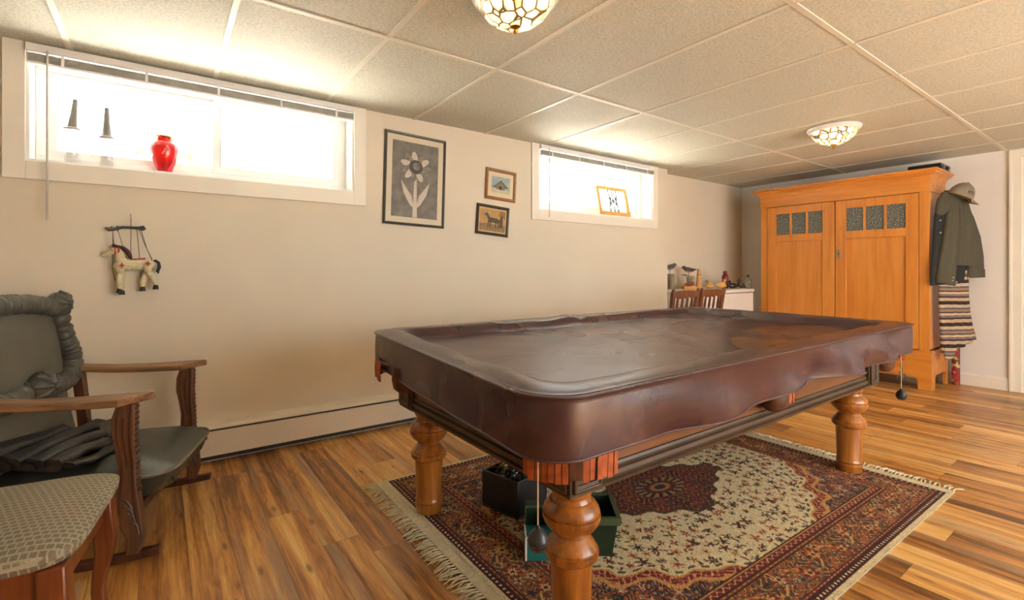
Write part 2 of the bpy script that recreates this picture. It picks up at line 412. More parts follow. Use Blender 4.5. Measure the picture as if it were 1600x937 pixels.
def window(n, x0, x1, stile):
    # casing on the wall, jamb lining, white vinyl slider with two panes
    c = MB(); a, b = (x0 - .078, x1 + .078)
    y0, y1 = YW - .016, YW
    c.box(a, x0, y0, y1, WZ0 - .088, H); c.box(x1, b, y0, y1, WZ0 - .088, H); c.box(x0, x1, y0, y1, WZ0 - .088, WZ0)
    c.box(x0, x1, y0, y1, WZ1, H)
    win = struct(c.build('window_%d' % n, M['trim'], smooth=0, bevel=.002))
    j = MB(); D = .17; t = .012
    j.box(x0, x1, YW, YW + D, WZ0 - .001, WZ0 + t); j.box(x0, x1, YW, YW + D, WZ1 - t, WZ1 + .001)
    j.box(x0 - .001, x0 + t, YW, YW + D, WZ0 + t, WZ1 - t); j.box(x1 - t, x1 + .001, YW, YW + D, WZ0 + t, WZ1 - t)
    j.build('window_jamb', M['vinyl'], win, smooth=0)
    f = MB(); xa, xb, za, zb = x0 + t, x1 - t, WZ0 + t, WZ1 - t; fy0, fy1 = YW + .135, YW + .185; w_ = .042
    f.box(xa, xb, fy0, fy1, za, za + w_); f.box(xa, xb, fy0, fy1, zb - w_, zb); f.box(xa, xa + w_, fy0, fy1, za + w_, zb - w_); f.box(xb - w_, xb, fy0, fy1, za + w_, zb - w_)
    f.build('window_frame', M['vinyl'], win, smooth=0, bevel=.003)
    for k, (p, q, yy) in enumerate(((xa + w_, stile + .022, .150), (stile - .022, xb - w_, .132))):
        s = MB(); u = .036; y0_, y1_ = YW + yy, YW + yy + .018
        s.box(p, q, y0_, y1_, za + w_, za + w_ + u); s.box(p, q, y0_, y1_, zb - w_ - u, zb - w_); s.box(p, p + u, y0_, y1_, za + w_ + u, zb - w_ - u); s.box(q - u, q, y0_, y1_, za + w_ + u, zb - w_ - u)
        so = s.build('window_sash', M['vinyl'], win, smooth=0, bevel=.002)
        gk = MB(); e = .0025   # dark glazing gasket along the panes
        gk.ringsweep([(0, 0), (-e, 0), (-e, .004), (0, .004)], (q - p) / 2 - u, (zb - za) / 2 - w_ - u)
        gk.xf(Matrix.Translation(((p + q) / 2, YW + yy, (za + zb) / 2)) @ Matrix.Rotation(PI / 2, 4, 'X')); (k == 1) and gk.build('gasket', plain('grey_gasket', S(120, 120, 118), .6), so, smooth=0)
        gl = MB(); gl.box(p + u, q - u, YW + yy + .007, YW + yy + .011, za + w_ + u, zb - w_ - u); gl.build('window_pane', M['pane'], so, smooth=0)
    return win
window(1, W1[0], W1[1], .27); window(2, W2[0], W2[1], 3.30)

# outside: unseen ground, made pale to bounce light onto the ceiling, and autumn shrubs, far overexposed
w = MB(); w.box(-8, 14, YW + TH, 16, 1.2, 1.42); struct(w.build('ground', plain('pale_bounce_ground', S(214, 208, 196), .9, .15, 3), smooth=0))
leafy = plain('autumn_leaves', S(200, 160, 100), .8, .3, 3); twig = plain('twig_bark', S(120, 100, 84), .9)
def shrub(x, y, hgt, n, label, cat='bush'):
    t = thing('autumn_shrub', label, cat, (x, y, 1.42), 0)
    b = MB()
    for k in range(9):
        a = random.uniform(0, 6.28); r = random.uniform(.1, .55) * hgt
        b.tube([(0, 0, 0), (r * .3 * math.cos(a), r * .3 * math.sin(a), hgt * .4), (r * math.cos(a), r * math.sin(a), hgt * random.uniform(.7, 1))], [.02, .013, .004], 5)
    b.build('branches', twig, t)
    l = MB()
    for k in range(n):
        a = random.uniform(0, 6.28); r = hgt * .6 * math.sqrt(random.random()); z = hgt * (1 - (r / hgt) ** 2) * random.uniform(.12, 1)
        c = Vector((r * math.cos(a), r * math.sin(a), z)); u = Vector((random.gauss(0, 1), random.gauss(0, 1), random.gauss(0, 1))).normalized() * .05
        v = u.cross(Vector((random.random(), random.random(), random.random()))).normalized() * .03
        l.add([c - u, c + v, c + u, c - v], [(0, 1, 2, 3)])
    f = l.build('leaves', leafy, t, smooth=0); f['kind'] = 'stuff'
shrub(.2, 6.2, 1.1, 1500, 'golden autumn bush seen through the long window beside the red vase')
shrub(3.4, 6.6, 1.0, 1300, 'yellow green bush seen through the small window with the wooden panel')

# ================================================================ FIXTURES
# raised blinds in both windows
def blind(x0, x1, wand_x, label, wandlen):
    t = thing('window_blind', label, 'blind', (x0, YW - .04, 2.06), 0, 'white raised blinds'); L = x1 - x0
    b = MB(); b.box(0, L, 0, .036, .045, .082); b.build('headrail', M['vinyl'], t, bevel=.003)
    s = MB()
    for k in range(9): s.box(.006, L - .006, .004, .030, .0005 + .0042 * k, .0025 + .0042 * k)
    s.build('slat_stack', plain('blind_slats', S(190, 190, 182), .5), t, smooth=0)
    s = MB(); s.box(.004, L - .004, .003, .031, -.013, -.002); s.build('bottom_rail', M['vinyl'], t, bevel=.002)
    for k in range(5):
        q = L * (.08 + .21 * k); s = MB(); s.box(q, q + .012, .001, .0035, -.014, .046); s.build('ladder_tape', M['vinyl'], t)
    s = MB(); s.tube([(wand_x - x0, -.012, .05), (wand_x - x0, -.014, .05 - wandlen)], .0042, 6); s.tube([(wand_x - x0, .005, .055), (wand_x - x0, -.012, .05)], .003, 6)
    s.build('tilt_wand', plain('clear_wand', S(196, 192, 180), .3), t)
blind(W1[0] + .004, W1[1] - .004, onY(74, 100, YW - .05).x, 'white blind drawn up in the long window above the rocking chair', .80)
blind(W2[0] + .004, W2[1] - .004, onY(858, 240, YW - .05).x, 'white blind drawn up in the small window holding the wooden panel', .58)

# baseboard heater
t = thing('baseboard_heater', 'long cream baseboard heater along the wall under the long window', 'heater', (1.0, YW, 0))
hx0, hx1 = -2.6, 2.9
b = MB(); pr = [(0, .225), (-.012, .225), (-.052, .212), (-.062, .200), (-.062, .192), (-.05, .192), (-.05, .196), (0, .206)]
b.loft([[(x, o, z) for o, z in pr] for x in (hx0, hx1)]); b.build('top_cover', M['heater'], t, smooth=0)
b = MB(); b.box(hx0, hx1, -.064, -.056, .050, .182); b.box(hx0, hx1, -.064, -.040, .046, .052); b.build('front_panel', M['heater'], t, smooth=0, bevel=.002)
b = MB(); b.box(hx0, hx1, -.046, -.001, .02, .20); b.build('fin_element', M['heater_dark'], t, smooth=0)
b = MB(); b.box(hx1, hx1 + .01, -.064, 0, 0, .222); b.build('end_cap', M['heater'], t)

# ceiling lamps with leaded glass bowls
def shade_mat():
    t = NT('leaded_lamp_glass'); v = t.coord(); vo = t.n('ShaderNodeTexVoronoi', feature='DISTANCE_TO_EDGE'); t.l(v, vo.inputs[0]); vo.inputs['Scale'].default_value = 20
    e = t.ramp(vo.outputs['Distance'], [(.05, (1, 1, 1, 1)), (.085, (0, 0, 0, 1))])
    v2 = t.n('ShaderNodeTexVoronoi'); t.l(v, v2.inputs[0]); v2.inputs['Scale'].default_value = 20
    tint = t.ramp(t.math('FRACT', t.math('MULTIPLY', v2.outputs['Color'], 1.0)), [(.0, (1, .93, .78, 1)), (.55, (1, .9, .7, 1)), (.85, (1, .72, .25, 1))])
    c = t.mix(e, tint, (.10, .06, .02, 1))
    t.l(c, t.b.inputs['Emission Color']); t.b.inputs['Emission Strength'].default_value = 1.5
    m = t.out(c, .3); tr = t.n('ShaderNodeBsdfTransparent'); tr.inputs[0].default_value = (1, .9, .7, 1); mx = t.n('ShaderNodeMixShader')
    t.l(t.math('ADD', t.math('MULTIPLY', e, .35), .62), mx.inputs[0]); t.l(tr.outputs[0], mx.inputs[1]); t.l(t.b.outputs[0], mx.inputs[2]); t.l(mx.outputs[0], t.t.nodes['Material Output'].inputs[0])
    return m
M['shade'] = shade_mat()
def lamp(x, y, label, first=None):
    t = thing('ceiling_lamp', label, 'lamp', (x, y, H - .0045), 0, 'flush ceiling lamps with leaded glass bowls')
    b = MB(); b.lathe([(.10, 0), (.168, 0), (.174, -.008), (.168, -.022), (.155, -.034), (.150, -.034), (.14, -.03), (.10, -.028)], seg=48); b.build('ceiling_pan', M['white'], t)
    b = MB(); b.lathe([(.142, -.030), (.146, -.038), (.138, -.058), (.118, -.085), (.088, -.108), (.05, -.124), (.012, -.130), (.012, -.126), (.05, -.120), (.086, -.104), (.115, -.082), (.134, -.056), (.141, -.038)], seg=40); so = b.build('glass_bowl', M['shade'], t, smooth=60)
    b = MB(); b.lathe([(.002, -.125), (.018, -.127), (.020, -.131), (.010, -.137), (.006, -.142), (.011, -.147), (.008, -.153), (.004, -.157), (.001, -.160)], seg=16); b.build('finial', M['brass'], t)
    for dx in (-.07, .07):   # the two bulbs' light spilling out of the open gap round the bowl and through it
        d = bpy.data.lights.new('bulb', 'POINT'); d.energy = W_LAMP / 2; d.color = (1, .78, .50); d.shadow_soft_size = .025
        o = bpy.data.objects.new('bulb', d); col.objects.link(o); o.parent = t; o.location = (dx, 0, -.072)
    return t
lamp(1.12, 1.49, 'nearer round ceiling lamp with leaded cream glass bowl above the pool table')
lamp(4.12, 1.50, 'farther round ceiling lamp with glowing glass bowl in front of the pine wardrobe')
lamp(-.5, -.9, 'added fill lamp with leaded glass bowl behind the viewer')  # unseen lamp added as room fill
lamp(5.1, -.5, 'added fill lamp with leaded glass bowl near the doorway, out of the view')  # unseen lamp added to brighten the back wall

# ================================================================ RUG
def rug():
    a0, b0 = 1.095, .835; nx, ny = 700, 530
    xs = np.linspace(-a0, a0, nx); ys = np.linspace(-b0, b0, ny); A, B = np.meshgrid(xs, ys)
    aa, bb = np.abs(A), np.abs(B); e = np.minimum(a0 - aa, b0 - bb); horiz = (b0 - bb) < (a0 - aa)
    along = np.where(horiz, A, B)
    def c(r, g, b_): return np.array([r, g, b_], float)
    CR, DK, MAR, RUST, GOLD, NAVY, OLV, PINK, RED = c(206, 190, 150), c(58, 36, 30), c(92, 34, 32), c(158, 84, 46), c(196, 146, 80), c(46, 40, 50), c(92, 84, 56), c(190, 128, 100), c(122, 38, 38)
    img = np.zeros((ny, nx, 3)); img[:] = CR
    def put(mask, colr): img[mask] = colr
    wob = .004 * np.sin(A * 60) * np.sin(B * 55)
    # stripes and guards
    put(e > .018, DK)
    g1 = (e > .018) & (e < .046); put(g1, MAR * .75)
    put(g1 & (((along % .022) - .011) ** 2 + (e - .032) ** 2 < .0048 ** 2), CR)
    put((e > .046) & (e < .050), DK); put((e > .050) & (e < .058), RED * .9); put((e > .0528) & (e < .0552) & ((along % .026) < .016), GOLD)
    put((e > .058) & (e < .063), DK)
    mb = (e > .063) & (e < .195); put(mb, c(92, 56, 40))
    em = e - .129; ph = along * 2 * PI / .26
    vine = np.abs(em - .032 * np.sin(ph)); put(mb & (vine < .0045), GOLD)
    sc = np.sin(along * 95 + 2.2 * np.sin(e * 90)) * np.sin(e * 100 + 2.0 * np.sin(along * 70)); put(mb & (np.abs(sc) < .09), GOLD); put(mb & (sc > .62), RUST); put(mb & (sc < -.80), c(64, 66, 64))
    put((e > .195) & (e < .200), DK); put((e > .200) & (e < .210), RUST * .8); put((e > .2035) & (e < .2065) & ((along % .03) < .019), GOLD); put((e > .210) & (e < .215), DK)
    g3 = (e > .215) & (e < .243); put(g3, RED * .9); put(g3 & (np.abs(e - .229 - .0065 * np.sin(along * 2 * PI / .036)) < .0025), c(196, 150, 112)); put((e > .243) & (e < .248), GOLD * .9); put((e > .248) & (e < .253), DK)
    fld = e > .253; fa, fb = a0 - .253, b0 - .253
    put(fld, NAVY)
    # spandrel scrolls
    sc2 = np.sin(A * 85 + 2.5 * np.sin(B * 60)) * np.sin(B * 85 + 2.5 * np.sin(A * 55)); put(fld & (np.abs(sc2) < .07), GOLD * .85); put(fld & (sc2 > .66), RUST); put(fld & (sc2 < -.72), c(160, 120, 110))
    th = np.arctan2(bb / fb, aa / fa); rr = np.hypot(aa / fa, bb / fb)
    lim = 1.15 + .03 * np.cos(4 * th) - .050 * np.abs(np.sin(10 * th))
    lim = lim + .02 * np.sin(30 * th)
    q = rr / lim
    put(fld & (q < 1.0), GOLD); put(fld & (q < .975), RED); put(fld & (q < .975) & (np.abs(sc) < .16), c(206, 150, 110)); put(fld & (q < .925), GOLD); put(fld & (q < .912), c(214, 198, 158)); put(fld & (q < .898) & (q > .88) & (np.sin(th * 90) > -.2), OLV)
    iv = fld & (q < .875)
    # flower stamps mirrored in both directions
    cell = xs[1] - xs[0]
    def stamp(px_, py_, R, n, c1, c2, ph_=0, only=None):
        for sx in (1, -1):
            for sy in (1, -1):
                x, y = px_ * sx, py_ * sy
                i0, i1 = int((x - R + a0) / cell), int((x + R + a0) / cell) + 2
                j0, j1 = int((y - R + b0) / (ys[1] - ys[0])), int((y + R + b0) / (ys[1] - ys[0])) + 2
                i0, j0 = max(i0, 0), max(j0, 0)
                sa, sb = A[j0:j1, i0:i1] - x, B[j0:j1, i0:i1] - y
                r = np.hypot(sa, sb) / R; t_ = np.arctan2(sb * sy, sa * sx) + ph_
                m1 = r < (.62 + .38 * np.cos(n * t_)); m2 = r < .34; m3 = r < .15
                sub = img[j0:j1, i0:i1]
                ok = np.ones_like(m1) if only is None else only[j0:j1, i0:i1]
                sub[m1 & ok] = c1; sub[m2 & ok] = c2; sub[m3 & ok] = DK
    R_ = np.random.default_rng(3); pal = [RUST, MAR, RED, GOLD * .9, OLV, PINK, c(120, 70, 60), DK]
    pts = []
    for _ in range(900):
        x, y = R_.uniform(0, fa), R_.uniform(0, fb)
        if all((x - p) ** 2 + (y - q_) ** 2 > .043 ** 2 for p, q_ in pts): pts.append((x, y))
    for x, y in pts:
        k = R_.integers(0, len(pal)); R = R_.uniform(.015, .030)
        stamp(x, y, R, int(R_.integers(4, 8)), pal[k], pal[(k + 3) % 8], R_.uniform(0, 3), iv)
    for _ in range(420):
        x, y = R_.uniform(0, fa), R_.uniform(0, fb); L = R_.uniform(.006, .012)
        stamp(x, y, L, 2, OLV * .9 if R_.random() < .6 else MAR, OLV * .8, R_.uniform(0, 3), iv)
    for _ in range(150):
        x, y = R_.uniform(0, fa), R_.uniform(0, fb); k = R_.integers(0, 8)
        stamp(x, y, R_.uniform(.014, .026), int(R_.integers(4, 7)), [PINK, GOLD, RUST, RED][k % 4], CR * .9, 0, fld & (q > 1.0))
    # border flowers
    for k in range(9):
        s = .13 * k
        for (x, y) in ((s, b0 - .129 - .022 * (-1) ** k), (a0 - .129 - .022 * (-1) ** k, s)):
            if x <= a0 - .1 and y <= b0 - .1: stamp(x, y, .040, 8, RED * .95, CR, 0, mb); stamp(x, y, .024, 6, GOLD, NAVY, .4, mb)
            for _ in range(7):
                ox, oy = R_.uniform(-.08, .08), R_.uniform(-.06, .06); kk = R_.integers(0, 5)
                X_, Y_ = x + ox, y + oy
                if 0 <= X_ < a0 - .09 and 0 <= Y_ < b0 - .09: stamp(X_, Y_, R_.uniform(.012, .022), 5, [CR * .85, RUST, NAVY, GOLD, c(90, 96, 90)][kk], DK, 0, mb)
    # medallion
    md = aa / .52 + bb / .27; mr = np.hypot(aa / .36, bb / .2); tm = np.arctan2(bb / .2, aa / .36)
    mq = np.maximum(md, mr * .8) / (1 + .05 * np.sin(14 * tm)); mm = fld & (mq < 1)
    put(mm, OLV * .7); mm = mq < .95; put(mm, MAR * .92); put(mm & (np.abs(sc2) < .14), GOLD * .75); put(mm & (sc2 > .55), RED); put(mm & (sc < -.6), NAVY)
    put(mr < .42, NAVY); put((mr < .42) & (np.abs(np.sin(tm * 8)) < .35 + mr), GOLD * .8); put(mr < .27, MAR); put(mr < .18, GOLD * .8); put(mr < .10, NAVY)
    # pile variation, then to linear
    img *= (1 + .10 * rng.standard_normal((ny, nx, 1))); img = np.clip(img, 0, 255) / 255
    lin = np.where(img <= .04045, img / 12.92, ((img + .055) / 1.055) ** 2.4)
    Z = .009 + .0006 * rng.standard_normal((ny, nx))
    co = np.stack([A, B, Z], -1).reshape(-1, 3).astype(np.float32)
    idx = np.arange(nx * ny).reshape(ny, nx)
    q4 = np.stack([idx[:-1, :-1], idx[:-1, 1:], idx[1:, 1:], idx[1:, :-1]], -1).reshape(-1, 4)
    me = bpy.data.meshes.new('pile'); me.vertices.add(len(co)); me.vertices.foreach_set('co', co.ravel())
    me.loops.add(q4.size); me.loops.foreach_set('vertex_index', q4.ravel().astype(np.int32)); me.polygons.add(len(q4))
    me.polygons.foreach_set('loop_start', np.arange(0, q4.size, 4, dtype=np.int32)); me.update(calc_edges=True)
    ca = me.color_attributes.new('weave', 'FLOAT_COLOR', 'POINT'); ca.data.foreach_set('color', np.concatenate([lin.reshape(-1, 3), np.ones((nx * ny, 1))], 1).astype(np.float32).ravel())
    tm_ = NT('woven_rug'); at = tm_.n('ShaderNodeAttribute', attribute_name='weave'); tm_.out(at.outputs['Color'], .95); tm_.bump(tm_.noise(tm_.coord(), 400, 2), .4, .003)
    me.materials.append(tm_.m)
    t = thing('patterned_rug', 'red and ivory floral rug with fringed ends under the pool table', 'rug', (2.0, 1.476, 0), math.radians(-.8))
    po = bpy.data.objects.new('pile', me); col.objects.link(po); po.parent = t
    bk = MB(); bk.box(-a0, a0, -b0, b0, 0.0005, .0075); bk.build('backing', plain('rug_backing', S(170, 156, 124), .95), t, smooth=0)
    frm = plain('cream_wool', S(202, 190, 156), .95, .15, 60)
    for sd in (-1, 1):
        bnd = MB(); bnd.box(min(sd * (a0 - .004), sd * (a0 + .042)), max(sd * (a0 - .004), sd * (a0 + .042)), -b0, b0, .0006, .008); bnd.build('end_band', frm, t, smooth=0, bevel=.002)
        fr = MB()
        for k in range(96):
            y = -b0 + (k + .5) * 2 * b0 / 96 + random.uniform(-.003, .003); x = sd * (a0 + .040)
            lean = random.gauss(0, .012) + .010 * math.sin(k * .35)
            for s in range(4):
                L = random.uniform(.045, .085); dy = lean + random.gauss(0, .010)
                fr.tube([(x, y, .005), (x + sd * L * .35, y + dy * .2 + random.gauss(0, .002), .010), (x + sd * L * .7, y + dy * .8, .007), (x + sd * L, y + dy * 1.3 + random.gauss(0, .004), .003)], [.0022, .0024, .0022, .001], 4)
        o = fr.build('fringe', frm, t); o['kind'] = 'stuff'
rug()

# ================================================================ POOL TABLE
TX, TY = 1.985, 1.475
LZ = .0075
t = thing('pool_table', 'large wooden pool table on turned legs standing on the floral rug', 'pool table', (TX, TY, LZ))
ax, ay = 1.095, .535       # apron half sizes
# rail frame hidden under the cover
CQ = [(.70, .81), (3.41, .83), (3.46, 2.27), (.82, 2.28)]      # outline corners of the cover
b = MB(); b.prism([(CQ[0][0] + .05 - TX, CQ[0][1] + .05 - TY), (CQ[1][0] - .06 - TX, CQ[1][1] + .05 - TY), (CQ[2][0] - .06 - TX, CQ[2][1] - .05 - TY), (CQ[3][0] + .05 - TX, CQ[3][1] - .05 - TY)], .648 - LZ, .735 - LZ)
b.build('rail_frame', M['rail_x'], t, bevel=.01)
b = MB(); b.box(-ax, ax, -ay, -ay + .03, .476 - LZ, .65); b.box(-ax, ax, ay - .03, ay, .476 - LZ, .65); b.box(-ax, -ax + .03, -ay, ay, .476 - LZ, .65); b.box(ax - .03, ax, -ay, ay, .476 - LZ, .65)
b.box(-ax + .02, ax - .02, -ay + .02, ay - .02, .60, .645)
b.build('apron', M['rail_x'], t, smooth=0)
b = MB(); z0 = .470 - LZ
prof = [(-.02, z0), (.016, z0), (.018, z0 + .010), (.010, z0 + .014), (.014, z0 + .022), (.012, z0 + .034), (.004, z0 + .038), (.007, z0 + .046), (.004, z0 + .054), (-.002, z0 + .056), (-.02, z0 + .056)]
b.ringsweep(prof, ax, ay); b.build('apron_moulding', M['mould'], t, smooth=30)
for sx in (-1, 1):
    for sy in (-1, 1):
        b = MB(); cx_, cy_ = sx * (ax - .045), sy * (ay - .045); hw = .062
        b.box(cx_ - hw, cx_ + hw, cy_ - hw, cy_ + hw, .468 - LZ, .646)
        for (nx_, ny_) in ((sx, 0), (0, sy)):   # framed panel moulding on both outer faces
            R4 = Matrix.Translation((cx_ + nx_ * hw, cy_ + ny_ * hw, .552)) @ Matrix.Rotation(math.atan2(ny_, nx_), 4, 'Z') @ Matrix.Rotation(PI / 2, 4, 'Y')
            p = MB(); p.ringsweep([(0, 0), (0, .008), (-.007, .010), (-.010, .004), (-.016, .006), (-.020, 0)], .078, .052); p.xf(R4); b.add(p.v, p.f)
        b.build('corner_post', M['mould'], t, bevel=.002)
leg_prof = [(.053, 0), (.056, .004), (.057, .022), (.060, .030), (.060, .038), (.056, .042), (.056, .048), (.060, .054), (.058, .062), (.0555, .068), (.0605, .225), (.0615, .234), (.068, .237), (.076, .244), (.079, .256), (.079, .264), (.074, .267), (.074, .271), (.067, .283), (.055, .297), (.049, .305), (.049, .312), (.055, .316), (.068, .326), (.079, .341), (.0845, .357), (.0845, .366), (.079, .368), (.079, .373), (.082, .375), (.080, .383), (.072, .395), (.062, .405), (.058, .406), (.056, .412), (.052, .418), (.058, .426), (.062, .434), (.062, .461), (.055, .4615)]
for lx in (-1.015, 1.012):
    for ly in (-.455, .455):
        b = MB(); b.lathe(leg_prof, (lx, ly, 0), 40); b.build('leg', M['oak'], t, smooth=28)
# pockets: leather fringe round an iron, brown leather pouch
def pocket(cxp, cyp, a0, a1, R, strips, pouch_at, hang=.105, zt=.665, dz=0.0):
    p = MB(); arc = [(cxp + (R - .006) * math.cos(a0 + (a1 - a0) * k / 12) - TX, cyp + (R - .006) * math.sin(a0 + (a1 - a0) * k / 12) - TY, zt - .01) for k in range(13)]
    px_, py_ = pouch_at; zt2 = zt - dz
    near = min(arc, key=lambda q: math.hypot(q[0] - px_ + TX, q[1] - py_ + TY)); p.tube(arc, .009, 6); p.tube([near, (px_ - TX, py_ - TY, zt - .01)], .009, 6)
    p.loft([[(px_ - TX + r * math.cos(2 * PI * k / 12), py_ - TY + r * .8 * math.sin(2 * PI * k / 12), z) for k in range(12)] for r, z in ((.055, zt), (.062, zt2 - .05), (.055, zt2 - .085), (.032, zt2 - .105), (.012, zt2 - .11))])
    po = p.build('pocket', M['brown_leather'], t)
    n = strips
    for k in range(n):
        a = a0 + (a1 - a0) * (k + .5) / n; dn = Vector((math.cos(a), math.sin(a), 0)); tn = Vector((-dn.y, dn.x, 0))
        wd = R * abs(a1 - a0) / n * .43; hh = hang * random.uniform(.93, 1.05); c0 = Vector((cxp - TX, cyp - TY, zt)) + dn * (R + random.uniform(-.003, .004)); yaw_ = random.uniform(-.15, .15)
        tn2 = (tn + dn * yaw_).normalized(); f = MB()
        f.loft([[c0 - tn2 * wd + dn * .0015, c0 + tn2 * wd + dn * .0015, c0 + tn2 * wd - dn * .0015, c0 - tn2 * wd - dn * .0015],
                [q - Vector((0, 0, hh * .5)) for q in (c0 - tn2 * wd + dn * .004, c0 + tn2 * wd + dn * .004, c0 + tn2 * wd + dn * .001, c0 - tn2 * wd + dn * .001)],
                [q - Vector((0, 0, hh)) for q in (c0 - tn2 * wd + dn * .0015, c0 + tn2 * wd + dn * .0015, c0 + tn2 * wd - dn * .0015, c0 - tn2 * wd - dn * .0015)]])
        f.build('fringe_strip', M['orange_leather'] if random.random() < .78 else M['brown_leather'], po, smooth=0)
pocket(.94, 1.03, math.radians(196), math.radians(276), .19, 15, (.93, 1.0), .125, .660)
pocket(3.20, 1.04, math.radians(268), math.radians(345), .185, 12, (3.21, .93), .075, .660, .035)
pocket(.945, 2.05, math.radians(95), math.radians(190), .160, 12, (.83, 1.86), .085, .665)
pocket(3.22, 2.04, math.radians(0), math.radians(90), .185, 12, (3.26, 2.08), .075, .665)
pocket(2.04, .995, math.radians(258), math.radians(308), .103, 6, (1.93, .905), .125, .660, .03)
pocket(2.05, 2.08, math.radians(50), math.radians(130), .17, 10, (2.05, 2.14), .075, .665)

# chalk holders on cords
def bob(x, y, zb, ztop, label):
    t = thing('hanging_chalk_holder', label, 'chalk holder', (x, y, zb), 0, 'black chalk holders hanging from the table')
    b = MB(); b.lathe([(.004, -.026), (.018, -.022), (.0235, -.010), (.0245, -.004), (.0262, -.003), (.0262, .001), (.0245, .002), (.0225, .012), (.017, .022), (.008, .029), (.005, .032), (.005, .036), (.001, .037)], seg=24); b.build('rubber_body', plain('black_rubber', S(44, 44, 46), .35), t, smooth=50)
    b = MB(); b.tube([(0, 0, .036), (0, 0, ztop - zb)], .0018, 6); b.build('cord', plain('pale_cord', S(206, 178, 150), .8), t)
bob(.745, .90, .417, .655, 'black rubber chalk holder hanging on a cord beside the nearest table leg')
bob(3.305, .88, .389, .65, 'black rubber chalk holder hanging below the table corner nearest the wardrobe')
# tassel of dried greenery on the far corner
b = MB()
for k in range(34):
    z = .64 - .16 * random.random(); c = Vector((3.335 + random.gauss(0, .008), .885 + random.gauss(0, .008), z))
    u = Vector((random.gauss(0, 1), random.gauss(0, 1), random.gauss(0, .6))).normalized() * .013; v = u.cross(Vector((.3, .5, .8))).normalized() * .005
    b.loft([[c - u, c - u + v * .2, c - u * .9], [c + v, c - v, c + v * .5 + Vector((0, 0, .003))], [c + u, c + u + v * .2, c + u * .9]])
b.tube([(3.335, .885, .655), (3.333, .887, .56), (3.336, .884, .475)], .004, 6)
tag(b.build('dried_sprig', plain('dried_grey_green', S(96, 92, 68), .9, .3), origin=(3.335, .885, .65)), 'grey green dried sprig hanging from the table corner beside the chalk holder', 'dried plant')

